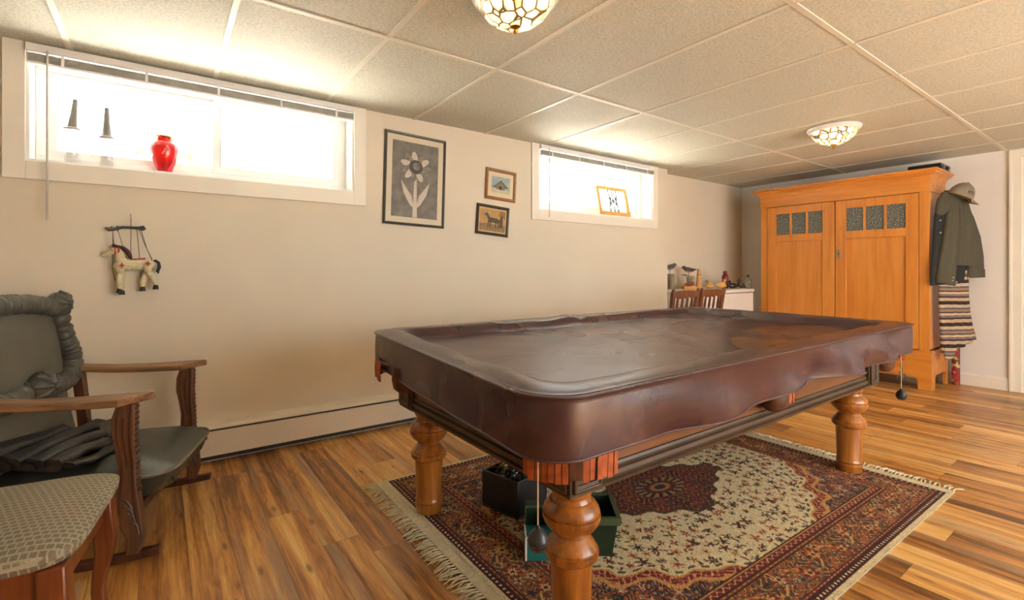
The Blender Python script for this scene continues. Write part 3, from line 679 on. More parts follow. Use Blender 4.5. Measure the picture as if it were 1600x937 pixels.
# ---- the vinyl cover: rounded skirt, bead at the seam, sunk bed
def cover():
    cc = Vector((sum(p[0] for p in CQ) / 4, sum(p[1] for p in CQ) / 4))
    P = [Vector(p) for p in CQ]
    def path(inset, R, n_side=46, n_arc=12):
        # rounded quadrilateral moved inwards by inset
        L = []
        for k in range(4):
            a, b_ = P[k], P[(k + 1) % 4]; d = (b_ - a).normalized(); nrm = Vector((-d.y, d.x)); L.append((a + nrm * inset, d, nrm))
        cs = []
        for k in range(4):
            p1, d1, n1 = L[k - 1]; p2, d2, n2 = L[k]
            den = d1.x * d2.y - d1.y * d2.x; s = ((p2 - p1).x * d2.y - (p2 - p1).y * d2.x) / den; cs.append((p1 + d1 * s, d1, n1, d2, n2))
        arcs = []
        for c_, d1, n1, d2, n2 in cs:
            cen = c_ + n1 * R + n2 * R; a1 = math.atan2(-n1.y, -n1.x); a2 = math.atan2(-n2.y, -n2.x)
            while a2 < a1: a2 += 2 * PI
            arcs.append([(cen + Vector((math.cos(a1 + (a2 - a1) * i / n_arc), math.sin(a1 + (a2 - a1) * i / n_arc))) * R) for i in range(n_arc + 1)])
        out = []; nrmls = []
        for k in range(4):
            A_ = arcs[k]
            for i, p in enumerate(A_): out.append((p, k + i / n_arc * .0, 'arc', k, i / n_arc))
            q0, q1 = A_[-1], arcs[(k + 1) % 4][0]
            for i in range(1, n_side): out.append((q0.lerp(q1, i / n_side), 0, 'side', k, i / n_side))
        return out
    def nz(x, y, s=1.0): return math.sin(x * 3.1 * s + 1.3 * math.sin(y * 2.3 * s)) * math.sin(y * 3.7 * s + 1.1 * math.sin(x * 2.9 * s + 1))
    rings = []
    base = path(0, .115)
    def outn(i):
        a, b_ = base[i - 1][0], base[(i + 1) % len(base)][0]; d = (b_ - a).normalized(); return Vector((d.y, -d.x))
    # skirt rings from hem to seam
    ztop = .772
    for j, fz in enumerate((0, .04, .2, .4, .6, .8, .93, 1.0)):
        ring = []
        for i, (p, _, kind, k, s) in enumerate(base):
            n = outn(i); hem = .630
            if kind == 'side' and k == 0:     # long near side: loose, wavy hem
                x = s; hem = .630 - .024 * math.sin(PI * min(1, s * 1.6)) ** 2 + .004 * math.sin(s * 23)
                hem += .018 * math.exp(-((s - .46) / .05) ** 2) - .012 * math.exp(-((s - .75) / .08) ** 2)
            if kind == 'side' and k == 3: hem = .630 - .006 * math.sin(PI * s)
            z = hem + (ztop - hem) * fz
            d = 0
            lo = (1 - fz) * fz * 4
            if kind == 'side' and k == 0:
                d = .012 * lo * math.sin(s * 9 + 2 * fz) + .026 * (1 - fz) * math.exp(-((s - .60) / .035) ** 2) - .012 * (1 - fz * .8) * math.exp(-((s - .52) / .05) ** 2) + .020 * (1 - fz) ** .8 * math.exp(-((s - .68) / .06) ** 2)
                d += .016 * (1 - fz) * math.sin(s * 31 + fz * 3) * (.4 + s) - .012 * lo * math.exp(-((s - .86) / .04) ** 2)
                d -= .012 * (1 - fz) * math.sin(PI * s)
            if kind == 'side' and k == 3: d = .005 * lo * math.sin(s * 14) + .002 * (1 - fz) * math.sin(s * 18 + 1)
            if kind == 'side' and k in (1, 2): d = .008 * (1 - fz) * math.sin(s * 24)
            if kind == 'arc': d = .004 * lo
            d *= min(1, 8 * s, 8 * (1 - s)) * (1.5 if k == 0 else 1) if kind == 'side' else 1
            ring.append((p.x + n.x * d, p.y + n.y * d, z))
        rings.append(ring)
    # bead and rail top, then down to the bed
    for ins, z, R in ((-.004, .776, .118), (-.004, .781, .118), (.003, .784, .115), (.010, .782, .112), (.018, .784, .11), (.05, .788, .10), (.085, .787, .09), (.108, .783, .088), (.120, .775, .085), (.132, .758, .08), (.146, .746, .08), (.17, .7415, .08), (.20, .740, .08), (.27, .739, .07), (.36, .738, .06), (.46, .7375, .05), (.56, .737, .04), (.66, .737, .02), (.70, .737, .004)):
        pr = path(ins, R); ring = []
        for i, (p, _, kind, k, s) in enumerate(pr):
            zz = z
            if ins > .04:
                zz += .0035 * nz(p.x, p.y) + .0018 * nz(p.x, p.y, 3.3)
                if .08 < ins < .3: zz += .0025 * math.sin(14 * (p.x - p.y) + 3 * math.sin(p.x * 4)) * (1 if ins > .1 else .5)
            # bump over the side pocket on the far side and the corner pull at far corner
            zz += .014 * math.exp(-((p.x - 2.05) / .05) ** 2 - ((p.y - 2.2) / .06) ** 2) - .018 * math.exp(-((p.x - 2.13) / .035) ** 2 - ((p.y - 2.2) / .07) ** 2)
            ring.append((p.x, p.y, zz))
        rings.append(ring)
    m = MB(); m.loft(rings, caps=False)
    n = len(rings[0]); m.f.append(tuple((len(rings) - 1) * n + k for k in range(n))); m.m.append(0)
    t = thing('table_cover', 'dark maroon vinyl cover draped over the pool table', 'cover', (TX, TY, .62))
    o = m.build('vinyl_sheet', M['cover'], t, smooth=75)
    for v in o.data.vertices: v.co -= Vector((TX, TY, .62))
    hm = MB(); pts = [(p[0] - TX, p[1] - TY, p[2] - .62) for p in rings[0]]; pts.append(pts[0]); hm.tube(pts, .0035, 6)
    hm.build('hem', plain('hem_binding', S(84, 56, 56), .4), t)
    sm = MB(); pts = [(p[0].x - TX, p[0].y - TY, .779 - .62) for p in path(-.006, .12)]; pts.append(pts[0]); sm.tube(pts, .004, 6); sm.build('piping', M['cover'], t)
cover()

# ================================================================ THINGS UNDER THE TABLE
t = thing('black_box', 'open black wooden box full of small metal pieces on the rug behind the nearest leg', 'box', (1.312, 1.75, .0095), math.radians(13))
s = .105; b = MB(); b.box(-s, s, -s, s, 0, .008)
for q in ((-s, -s + .01, -s, s), (s - .01, s, -s, s), (-s + .01, s - .01, -s, -s + .01), (-s + .01, s - .01, s - .01, s)): b.box(*q, .008, .160)
b.build('box_shell', M['black_wood'], t, bevel=.003)
b = MB()
for k in range(60):
    c = Vector((random.uniform(-.08, .08), random.uniform(-.08, .08), random.uniform(.125, .175))); r = random.uniform(.008, .018)
    b.ball(c, r, r * .7, r, 8, random.choice([0, 0, 1, 2])); b.tube([c, c + Vector((random.gauss(0, .02), random.gauss(0, .02), random.uniform(0, .025)))], [r * .5, r * .25], 6, random.choice([0, 1, 2]))
b.box(-.094, .094, -.094, .094, .009, .12, 2)
o = b.build('metal_pieces', [plain('dull_silver', S(150, 146, 124), .35, .3, 40, Metallic=.8), plain('aged_brass_bits', S(160, 140, 90), .4, .3, 40, Metallic=.7), M['black']], origin=None)
o.location = t.location; o.rotation_euler = t.rotation_euler
tag(o, 'heap of small silver and brass pieces inside the open black box', 'metal pieces', kind='stuff')

green = plain('dark_green_plastic', S(22, 48, 34), .45, .15, 12); lgreen = plain('olive_green_rim', S(74, 92, 60), .6, .15, 14); teal = plain('teal_card', S(20, 104, 100), .5, .1, 12)
t = thing('green_crate', 'dark green tapered crate with an olive rim on the rug behind the nearest leg', 'crate', (1.345, 1.33, .0095), math.radians(-38))
b = MB()
def rr(hx, hy, z): return [(-hx, -hy, z), (hx, -hy, z), (hx, hy, z), (-hx, hy, z)]
b.loft([rr(.085, .075, .004), rr(.0849, .0749, 0), rr(.105, .095, .15), rr(.100, .090, .15), rr(.082, .072, .006)])
b.build('crate_body', green, t, smooth=0)
b = MB(); b.ringsweep([(0, .128), (.008, .128), (.010, .155), (-.006, .155), (-.006, .150), (0, .150)], .104, .094); b.build('rim', lgreen, t, smooth=0)
b = MB()
for k in range(4): b.tube([(.096 + .002 * k * 0, -.06 + .035 * k, .03), (.102, -.055 + .035 * k, .09)], .0015, 5)
b.build('stripe_marks', plain('pale_marks', S(170, 190, 160), .7), t)
t = thing('teal_carton', 'small teal carton with white edges standing between black box and nearest leg', 'carton', (1.16, 1.385, .0095), math.radians(-35))
b = MB(); b.box(-.06, .06, -.045, .045, 0, .085); b.build('carton_body', teal, t, bevel=.002)
b = MB(); b.box(-.0605, -.054, -.0455, -.039, 0, .086); b.box(-.0605, .0605, -.0455, -.040, .080, .0865); b.box(-.0605, -.055, -.0455, .0455, .080, .0865); b.build('white_edge', M['white'], t)
t = thing('green_bottle_case', 'upright dark green case with pale edge behind the teal carton', 'case', (1.225, 1.48, .0095), math.radians(-35))
b = MB(); b.box(-.05, .05, -.03, .03, 0, .135); b.build('case_body', green, t, bevel=.003)
b = MB(); b.box(-.053, -.048, -.033, -.026, 0, .14); b.box(-.052, .05, -.033, -.029, .132, .14); b.build('pale_edge', lgreen, t)

# ================================================================ ROCKING CHAIR
RC = thing('rocking_chair', 'dark green leather rocking chair with carved wooden arms by the wall', 'rocking chair', (-.198, 2.611, .0), math.radians(-18))
for sy in (-1, 1):
    y = sy * .335
    # carved front post: S-shaped board
    cen = [(.212, .585), (.205, .54), (.203, .48), (.210, .42), (.216, .36), (.216, .30), (.214, .24), (.216, .19), (.228, .14), (.240, .10), (.236, .065), (.230, .034)]
    wid = [.030, .037, .037, .032, .029, .031, .038, .042, .036, .028, .024, .021]
    b = MB(); b.loft([[(cx_ - w_, y - .02, z), (cx_ + w_, y - .02, z), (cx_ + w_, y + .02, z), (cx_ - w_, y + .02, z)] for (cx_, z), w_ in zip(cen, wid)])
    po = b.build('front_post', M['walnut'], RC, bevel=.006)
    cv = MB()
    for off, k0, k1 in ((-.55, 0, 8), (.55, 0, 9), (0, 1, 5)):
        for face in (-1, 1):
            cv.tube([(cx_ + w_ * off, y + face * .0205, z) for (cx_, z), w_ in list(zip(cen, wid))[k0:k1]], .0032, 5)
    for k in range(16):   # scalloped edge
        z = .57 - .02 * k; i = min(range(len(cen)), key=lambda q: abs(cen[q][1] - z)); cx_ = cen[i][0]; w_ = wid[i]
        cv.ball((cx_ + w_ * .9, y, z), .008, .021, .009, 8)
    for k in range(4):   # acanthus sweeps near the knee
        cv.tube([(.198 + .010 * k, y - .0205, .25 - .03 * k), (.218 + .010 * k, y - .021, .235 - .03 * k), (.236 + .006 * k, y - .0205, .20 - .03 * k)], .0035, 5)
        cv.tube([(.198 + .010 * k, y + .0205, .25 - .03 * k), (.218 + .010 * k, y + .021, .235 - .03 * k), (.236 + .006 * k, y + .0205, .20 - .03 * k)], .0035, 5)
    cv.build('carving', M['darkwood'], po)
    # armrest
    zt = .612; pts = []
    top = [(.288, .040), (.205, -.058), (.15, -.056), (.05, -.046), (-.10, -.040), (-.27, -.036)]; bot = [(-.27, .036), (-.10, .040), (.05, .046), (.20, .054), (.275, .056)]
    poly = [(x, y + (-sy) * -1 * yy if sy < 0 else y + yy) for x, yy in top] + [(x, y + yy) for x, yy in bot]
    poly = [(x, y + yy) for x, yy in top] + [(x, y + yy) for x, yy in bot]
    b = MB(); b.prism(poly, zt - .028, zt)
    # gentle dip towards the middle
    b.v = [(x, yy, z + .018 * ((x - .05) / .3) ** 2 * (1 if x < .05 else .35)) for x, yy, z in b.v]
    b.build('armrest', M['armwood'], RC, bevel=.005)
    # rear post
    b = MB(); b.loft([[(x - .022, y - .018, z), (x + .022, y - .018, z), (x + .022, y + .018, z), (x - .022, y + .018, z)] for x, z in ((-.17, .035), (-.20, .2), (-.215, .4), (-.235, .60))]); b.build('rear_post', M['darkwood'], RC, bevel=.004)
    # rocker runner
    b = MB(); rg = []
    for k in range(17):
        x = -.42 + .735 * k / 16; z = .22 * (x - .0) ** 2
        rg.append([(x, y - .016, z), (x, y + .016, z), (x, y + .016, z + .030), (x, y - .016, z + .030)])
    b.loft(rg); b.build('rocker', M['darkwood'], RC, bevel=.004)
b = MB(); b.box(.20, .235, -.32, .32, .155, .19); b.box(-.20, -.17, -.32, .32, .12, .15); b.build('stretcher', M['darkwood'], RC, bevel=.004)
# seat cushion
def pillow(x0, x1, yh0, yh1, zb, zt_, rc=.06, n=28, dome=.04, front=0):
    rings = []
    def outline(s, z):
        o = []
        for k in range(n * 4):
            a = 2 * PI * k / (n * 4); ca, sa = math.cos(a), math.sin(a); p = .32
            X_ = math.copysign(abs(ca) ** p, ca); Y_ = math.copysign(abs(sa) ** p, sa)
            xm = (x0 + x1) / 2; hx = (x1 - x0) / 2; x = xm + hx * X_ * s; yh = yh0 + (yh1 - yh0) * (x - x0) / (x1 - x0)
            o.append((x, yh * Y_ * s, z + 0))
        return o
    for s, z in ((.90, zb), (.96, zb + .008), (.99, zb + .03), (1.0, (zb + zt_) / 2), (1.0, zt_ - .018), (1.008, zt_ - .012), (1.008, zt_ - .006), (.995, zt_ - .004), (.97, zt_), (.90, zt_ + dome * .28), (.78, zt_ + dome * .55), (.6, zt_ + dome * .8), (.4, zt_ + dome * .93), (.2, zt_ + dome * .99), (.04, zt_ + dome)):
        rings.append(outline(s, z))
    return rings
b = MB(); rg = pillow(-.26, .335, .285, .300, .205, .300, dome=.055); b.loft(rg)
# front corners stay inside the posts, tufted fascia pulls in
b.v = [(x - (.03 * max(0, (.29 - z) / .09) if x > .2 else 0) + (.008 * math.cos(y * 42) * (1 if z < .285 else 0) if x > .25 else 0), y * (1 if x > .295 or abs(y) < .30 else .98), z + .02 * max(0, -x) + (.012 if x < 0 else 0) * min(1, -x * 5) * (z > .25)) for x, y, z in b.v]
b.build('seat_cushion', M['vinyl_green'], RC, smooth=60)
b = MB(); edge = [p for p in rg[6]]; edge = [(x + .001, y, z + .02 * max(0, -x)) for x, y, z in edge if x > -.1]
edge.sort(key=lambda p: math.atan2(p[1], p[0])); b.tube(edge, .006, 6); b.build('seat_piping', plain('worn_piping', S(112, 108, 92), .5), RC)
bt = MB()
for k in range(6): bt.ball((.322, -.22 + .088 * k, .25 + .012 * (k % 2)), .006, .009, .009, 8)
bt.build('tuft_button', M['vinyl_green'], RC)
# back: padded panel with ruched roll and rosettes
def bx(z): return -.225 - .16 * (z - .45)      # recline
b = MB(); rg = []
for i in range(15):
    z = .34 + (.925 - .34) * i / 14; hw = .255 + .012 * math.sin(z * 9); ring = []
    for k in range(21):
        y = -hw + 2 * hw * k / 20; ring.append((bx(z) + .022 * (1 - (y / hw) ** 2) * math.sin(PI * i / 14) ** .5, y, z))
    for k in range(20, -1, -1):
        y = -hw + 2 * hw * k / 20; ring.append((bx(z) - .05, y, z))
    rg.append(ring)
b.loft(rg); b.build('back_panel', M['grey_leather'], RC, smooth=60)
def ruche(pts, r, name='ruched_roll', freq=34):
    # resample and modulate the radius to give gathered folds
    P_ = [Vector(p) for p in pts]; L = [0]
    for i in range(1, len(P_)): L.append(L[-1] + (P_[i] - P_[i - 1]).length)
    N = int(L[-1] / .006); q = []; rs = []
    for k in range(N + 1):
        s = L[-1] * k / N; i = max(j for j in range(len(L)) if L[j] <= s + 1e-9); i = min(i, len(P_) - 2); f = (s - L[i]) / (L[i + 1] - L[i])
        a = P_[max(i - 1, 0)]; b_ = P_[i]; c_ = P_[i + 1]; d_ = P_[min(i + 2, len(P_) - 1)]
        q.append(.5 * ((2 * b_) + (c_ - a) * f + (2 * a - 5 * b_ + 4 * c_ - d_) * f * f + (3 * b_ - a - 3 * c_ + d_) * f ** 3))
        ph = s / .036 + .5 * math.sin(s * 31); fr = ph % 1.0
        rs.append(r * (1.03 - .17 * math.exp(-((fr - .5) / .12) ** 2) + .05 * math.sin(s * 150)))
    m = MB(); m.tube(q, rs, 14, flat=.95); return m.build(name, M['ruffle'], RC, smooth=50)
def bp(y, z, o=.0): return (bx(z) + .005 + o, y, z)
ruche([bp(-.27, .925), bp(-.12, .935), bp(0, .935), bp(.12, .925), bp(.24, .905)], .042)
for sy in (-1, 1): ruche([bp(sy * .285, .90), bp(sy * .285, .84), bp(sy * .30, .76), bp(sy * .325, .69), bp(sy * .31, .625), bp(sy * .24, .585, .01), bp(sy * .14, .578, .015), bp(sy * .05, .59, .015)], .040)
def rosette(y, z, r, o=.0):
    b = MB(); c = Vector(bp(y, z, .01 + o)); b.ball(c, r * .8, r, r * .95, 20)
    for k in range(9):
        a = 2 * PI * k / 9 + .2; d = Vector((0, math.cos(a), math.sin(a)))
        b.tube([c + d * r * .25 + Vector((r * .75, 0, 0)), c + d * r * .75 + Vector((r * .55, 0, 0)), c + d * r * 1.02 + Vector((r * .1, 0, 0))], [r * .12, r * .2, r * .12], 6)
    b.ball(c + Vector((r * .8, 0, 0)), r * .22); b.build('rosette', M['ruffle'], RC, smooth=50)
rosette(.275, .92, .056); rosette(-.275, .92, .056); rosette(-.01, .60, .062, .03)
b = MB(); b.box(-.265, -.235, -.28, .28, .36, .42); b.build('back_rail', M['darkwood'], RC, bevel=.004)

# folded black leather jacket lying on the seat
t = thing('folded_leather_garment', 'folded black leather garment lying on the seat of the rocking chair', 'garment', RC.location[:], math.radians(-18)); t.location.z = 0
b = MB()
def fold(p0, p1, w0, w1, th, tiltz, seed):
    # one flattened, doubled-over layer with a rolled edge
    R_ = random.Random(seed); p0, p1 = Vector(p0), Vector(p1); d = (p1 - p0).normalized(); sd_ = Vector((d.y, -d.x, 0)).normalized(); rings = []
    for k in range(15):
        f = k / 14; c_ = p0.lerp(p1, f) + Vector((0, 0, .006 * math.sin(f * 5 + seed))); w_ = w0 + (w1 - w0) * f + .004 * math.sin(f * 11 + seed * 2); ring = []
        for j in range(22):
            a = 2 * PI * j / 22; ca, sa = math.cos(a), math.sin(a)
            xx = math.copysign(abs(ca) ** .7, ca) * w_; zz = math.copysign(abs(sa) ** .8, sa) * th * (1 + .2 * (ca > .3)) * (1 + .08 * math.sin(f * 9 + 3 * ca + seed))
            ring.append(c_ + sd_ * xx + Vector((0, 0, zz + tiltz * xx)))
        rings.append(ring)
    b.loft(rings)
fold((-.20, -.31, .392), (-.10, .24, .372), .060, .040, .016, -.20, 1)
fold((-.12, -.31, .378), (-.045, .24, .366), .055, .034, .014, -.15, 2)
fold((-.045, -.31, .368), (-.01, .20, .360), .050, .028, .013, -.12, 3)
fold((-.15, -.31, .412), (-.075, .10, .392), .036, .022, .013, -.3, 4)
fold((-.075, -.31, .396), (-.02, .03, .382), .034, .024, .014, -.3, 5)
fold((-.02, -.31, .384), (.03, -.04, .372), .030, .024, .014, -.25, 6)
fold((-.21, -.31, .430), (-.15, .05, .412), .034, .022, .014, -.4, 7)
fold((.02, -.31, .366), (.075, -.12, .358), .030, .020, .010, -.1, 8)
b.build('leather_folds', M['black_leather'], t, smooth=60)

# ================================================================ FOREGROUND CHAIR
t = thing('upholstered_chair', 'wooden chair with beige basketweave seat pad in front of the rocking chair', 'chair', (-.35, 1.70, 0), math.radians(-8))
b = MB(); rg = pillow(-.235, .228, .238, .248, .405, .452, dome=.026); b.loft(rg); b.build('seat_pad', M['seatfab'], t, smooth=60)
b = MB(); hx, hy = .188, .212
b.box(-hx, hx, -hy, -hy + .022, .325, .408); b.box(-hx, hx, hy - .022, hy, .325, .408); b.box(-hx, -hx + .022, -hy, hy, .325, .408); b.box(hx - .022, hx, -hy, hy, .325, .408)
b.build('seat_rail', M['cherry'], t, bevel=.004)
for sy in (-1, 1):
    b = MB(); cen = [(.198, .406, .027), (.200, .34, .028), (.206, .29, .028), (.206, .24, .024), (.196, .18, .019), (.190, .12, .0165), (.194, .07, .017), (.208, .035, .021), (.222, .012, .024), (.224, 0, .022)]
    cen = [(a - .018, z, w) for a, z, w in cen]
    b.loft([[(cx_ - w_, sy * (.205 + (cx_ - .198) * .5) - w_, z), (cx_ + w_, sy * (.205 + (cx_ - .198) * .5) - w_, z), (cx_ + w_, sy * (.205 + (cx_ - .198) * .5) + w_, z), (cx_ - w_, sy * (.205 + (cx_ - .198) * .5) + w_, z)] for cx_, z, w_ in cen])
    b.build('leg', M['cherry'], t, bevel=.006)
    b = MB(); b.loft([[(x - .018, sy * .195 - .016, z), (x + .018, sy * .195 - .016, z), (x + .018, sy * .195 + .016, z), (x - .018, sy * .195 + .016, z)] for x, z in ((-.25, 0), (-.215, .2), (-.205, .42), (-.225, .65), (-.27, .93))]); b.build('leg', M['cherry'], t, bevel=.004)
b = MB(); b.box(-.285, -.262, -.21, .21, .88, .95); b.build('top_rail', M['cherry'], t, bevel=.006)
b = MB()
for k in range(5): b.tube([(-.215, -.12 + .06 * k, .40), (-.235, -.12 + .06 * k, .66), (-.272, -.12 + .06 * k, .89)], .009, 8)
b.build('back_spindles', M['cherry'], t)

# ================================================================ WARDROBE
wx0, wx1 = 5.60, 6.10; wy0, wy1 = 1.291, 2.770
t = thing('pine_wardrobe', 'tall golden pine wardrobe with two doors and small pebbled glass panes', 'wardrobe', (5.85, 2.03, 0))
O = (5.85, 2.03, 0)
def W(m, name, mat, parent=t, bevel=.002, **k):
    o = m.build(name, mat, parent, bevel=bevel, **k)
    me = o.data
    for v in me.vertices: v.co -= Vector(O)
    return o
b = MB(); b.box(wx0 + .03, wx1, wy0, wy0 + .022, .345, 1.78); b.box(wx0 + .03, wx1, wy1 - .022, wy1, .345, 1.78); b.box(wx1 - .012, wx1, wy0, wy1, .30, 1.78); b.box(wx0 + .03, wx1, wy0, wy1, .345, .365)
b.box(wx0, wx0 + .03, wy0, 1.362, .345, 1.783); b.box(wx0, wx0 + .03, 2.702, wy1, .345, 1.783)
W(b, 'carcass', M['pine'])
b = MB(); b.box(wx0 - .004, wx1, wy0 - .004, wy1 + .004, 1.783, 1.905); W(b, 'frieze', M['pine_h'])
b = MB(); pf = [(0, 1.90), (.006, 1.90), (.012, 1.912), (.012, 1.920), (.026, 1.932), (.034, 1.942), (.050, 1.950), (.054, 1.962), (.066, 1.966), (.066, 1.982), (0, 1.982)]
# crown on three sides (back flush with the wall side)
def crown(pf, mat, name):
    b = MB(); rings = []
    for (X_, Y_, ox, oy) in ((wx1, wy0, 0, -1), (wx0, wy0, -1, -1), (wx0, wy1, -1, 1), (wx1, wy1, 0, 1)): rings.append([(X_ + ox * o_, Y_ + oy * o_, z) for o_, z in pf])
    b.loft(rings); return W(b, name, mat, bevel=0, smooth=30)
crown(pf, M['pine_h'], 'crown_moulding')
b = MB(); b.box(wx0 - .05, wx1, wy0 - .05, wy1 + .05, 1.975, 1.983); W(b, 'top_board', M['pine_h'])
crown([(0, .325), (.024, .325), (.024, .338), (.014, .348), (.004, .352), (0, .352)], M['pine_h'], 'base_moulding')
# plinth with bracket feet
b = MB(); zb = .105; xo = wx0 - .022; yo0, yo1 = wy0 - .022, wy1 + .022
b.prism([(0, 0), (0, 0), (0, 0)], 0, 0) if False else None
def plinth_face(poly, M4):
    p = MB(); p.prism(poly, 0, .024); p.xf(M4); b.add(p.v, p.f)
L = yo1 - yo0
front = [(0, 0), (.095, 0), (.10, zb * .8), (.115, zb), (L - .115, zb), (L - .10, zb * .8), (L - .095, 0), (L, 0), (L, .325), (0, .325)]
plinth_face(front, Matrix.Translation((xo, yo0, 0)) @ Matrix.Rotation(PI / 2, 4, 'Z') @ Matrix.Rotation(PI / 2, 4, 'X') @ Matrix.Translation((0, 0, 0)))
D = wx1 - xo - .024
side = [(0, 0), (.075, 0), (.085, zb), (.11, zb + .022), (D - .10, zb + .022), (D - .08, zb), (D - .075, 0), (D, 0), (D, .325), (0, .325)]
for yy in (yo0 + .024, yo1): plinth_face(side, Matrix.Translation((xo + .024, yy, 0)) @ Matrix.Rotation(PI / 2, 4, 'X'))
W(b, 'plinth', M['pine_h'], smooth=0)
def door(y0, y1, gy0, gy1, mullions, lock):
    y0 += .002; y1 -= .002; xf, xk = wx0 - .004, wx0 + .022; z0_, z1_ = .358, 1.778
    d = MB()
    d.box(xf, xk, y0, gy0, z0_, z1_); d.box(xf, xk, gy1, y1, z0_, z1_)
    gz0, gz1 = 1.425, 1.655; pz1 = 1.365
    gz0, gz1 = GZ; pz1 = gz0 - .075
    d.box(xf, xk, gy0, gy1, gz1, z1_); d.box(xf, xk, gy0, gy1, pz1, gz0); d.box(xf, xk, gy0, gy1, z0_, z0_ + .16)
    dd = W(d, 'door', M['pine'], bevel=.003)
    p = MB(); p.box(xf + .015, xk - .002, gy0 - .005, gy1 + .005, z0_ + .15, pz1 + .005); q = (gy0 + gy1) / 2; W(p, 'door_panel', M['pine'], dd)
    wd = (gy1 - gy0 - .022 * 2) / 3
    for k in range(3):
        a = gy0 + k * (wd + .022); g_ = MB(); g_.box(xf + .010, xk - .008, a, a + wd, gz0, gz1); W(g_, 'glass_pane', M['pebble'], dd, bevel=0, smooth=0)
        if k < 2: m_ = MB(); m_.box(xf + .002, xk, a + wd, a + wd + .022, gz0, gz1); W(m_, 'mullion', M['pine'], dd)
    if lock:
        e = MB(); e.box(xf - .003, xf, lock - .014, lock + .014, 1.195, 1.285); es = W(e, 'keyhole_plate', M['steel'], dd)
        e = MB(); e.box(xf - .0036, xf - .0028, lock - .003, lock + .003, 1.225, 1.25); e.ball((xf - .003, lock, 1.25), .002, .006, .006, 10); W(e, 'keyhole', M['black'], es, bevel=0)
def YZ(u, v): p = onX(u, v, wx0); return p.y, p.z
GZ = (YZ(1322, 361)[1], YZ(1415, 317)[1])
door(2.030, 2.700, YZ(1285, 350)[0], YZ(1213, 350)[0], 2, None)
door(1.364, 2.026, YZ(1415, 350)[0], YZ(1322, 350)[0], 2, 1.995)
# black case on top of the wardrobe
t = thing('black_case', 'flat black hard case lying on top of the pine wardrobe', 'case', (5.95, 1.355, 1.983))
b = MB(); b.box(-.15, .15, -.10, .14, 0, .040); b.build('case_base', M['black'], t, bevel=.006)
b = MB(); b.box(-.152, .152, -.102, .142, .043, .076); b.build('case_lid', M['black'], t, bevel=.008)
for x in (-.08, .08): b = MB(); b.box(x - .018, x + .018, -.108, -.100, .022, .06); b.build('latch', M['steel'], t, bevel=.002)
b = MB(); b.tube([(-.03, -.101, .04), (-.03, -.122, .04), (.03, -.122, .04), (.03, -.101, .04)], .005, 6); b.build('handle', M['black'], t)
# red patterned roll standing on the floor beside the wardrobe
t = thing('wrapping_paper_roll', 'red patterned paper roll standing on the floor between wardrobe and wall', 'paper roll', (6.10, 1.215, 0))
def rollmat():
    n = NT('red_patterned_paper'); vo = n.n('ShaderNodeTexVoronoi'); n.l(n.coord((1, 1, 1)), vo.inputs[0]); vo.inputs['Scale'].default_value = 30
    return n.out(n.ramp(n.math('FRACT', n.math('MULTIPLY', vo.outputs['Color'], 2.3)), [(0, S(150, 34, 30)), (.5, S(176, 60, 44)), (.7, S(70, 90, 52)), (.85, S(196, 170, 120))], 'CONSTANT'), .6)
b = MB(); b.lathe([(.026, 0), (.030, 0), (.030, .42), (.026, .42), (.025, .41)], seg=20); b.build('paper_roll_body', rollmat(), t)
b = MB(); b.lathe([(.0265, .415), (.0265, .435), (.018, .435), (.018, .42)], seg=16); b.build('cardboard_core', plain('cardboard', S(150, 120, 80), .9), t)

# ---- coat, cap and striped knit hanging from the wardrobe's side
CA, CB = (5.66, 1.235), (6.13, 1.02)
cd = Vector((CB[0] - CA[0], CB[1] - CA[1], 0)).normalized(); cn = Vector((cd.y, -cd.x, 0))   # cn points into the room
if cn.y > 0: cn = -cn
def hang(ring_px, depth=.03, off=0.0, nseg=28, ripple=.0, nr=3, back=.25):
    # ring_px: list of (u_left, u_right, v_left, v_right): one level each, traced on the coat's own upright plane
    rings = []
    for j, (ul, ur, vl, vr) in enumerate(ring_px):
        a, b_ = onV(ul, vl, CA, CB), onV(ur, vr, CA, CB); ring = []
        dp = depth[j] if isinstance(depth, (list, tuple)) else depth
        for k in range(nseg):
            th = 2 * PI * k / nseg; s = .5 - .5 * math.cos(th); d = math.sin(th)
            p = a.lerp(b_, s); rp = ripple * math.sin(s * nr * 2 * PI + j * .25) * (d if d > 0 else 0)
            ring.append(p + cn * (off + (dp * abs(d) ** .7 * (1 if d > 0 else -back)) + rp))
        rings.append(ring)
    return rings
t = thing('hanging_coat', 'dark olive wool coat hanging from the right side of the wardrobe', 'coat', (5.9, 1.13, .9))
def CO(m, name, mat, par=None, **k):
    o = m.build(name, mat, par or t, **k); q = Vector((5.9, 1.13, .9))
    for v in o.data.vertices: v.co -= q
    return o
b = MB(); b.loft(hang([(1474, 1500, 303, 303), (1464, 1508, 318, 318), (1459, 1512, 338, 338), (1457, 1512, 370, 370), (1455, 1512, 400, 400), (1453, 1511, 425, 425), (1453, 1509, 446, 440)], [.02, .035, .04, .04, .04, .04, .035], ripple=.008, nr=3)); CO(b, 'coat_body', M['coat_lining'], smooth=60)
b = MB(); b.loft(hang([(1478, 1492, 310, 310), (1472, 1490, 330, 330), (1468, 1490, 360, 360), (1463, 1489, 390, 390), (1459, 1486, 415, 415), (1457, 1484, 436, 440), (1458, 1482, 440, 444)], [.02, .034, .04, .042, .04, .036, .034], off=.030, ripple=.005, nr=2)); CO(b, 'sleeve', M['coat'], smooth=60)
b = MB(); b.loft(hang([(1457, 1484, 427, 431), (1456.5, 1484.5, 441, 446)], .040, off=.031)); CO(b, 'cuff', M['coat'], smooth=60)
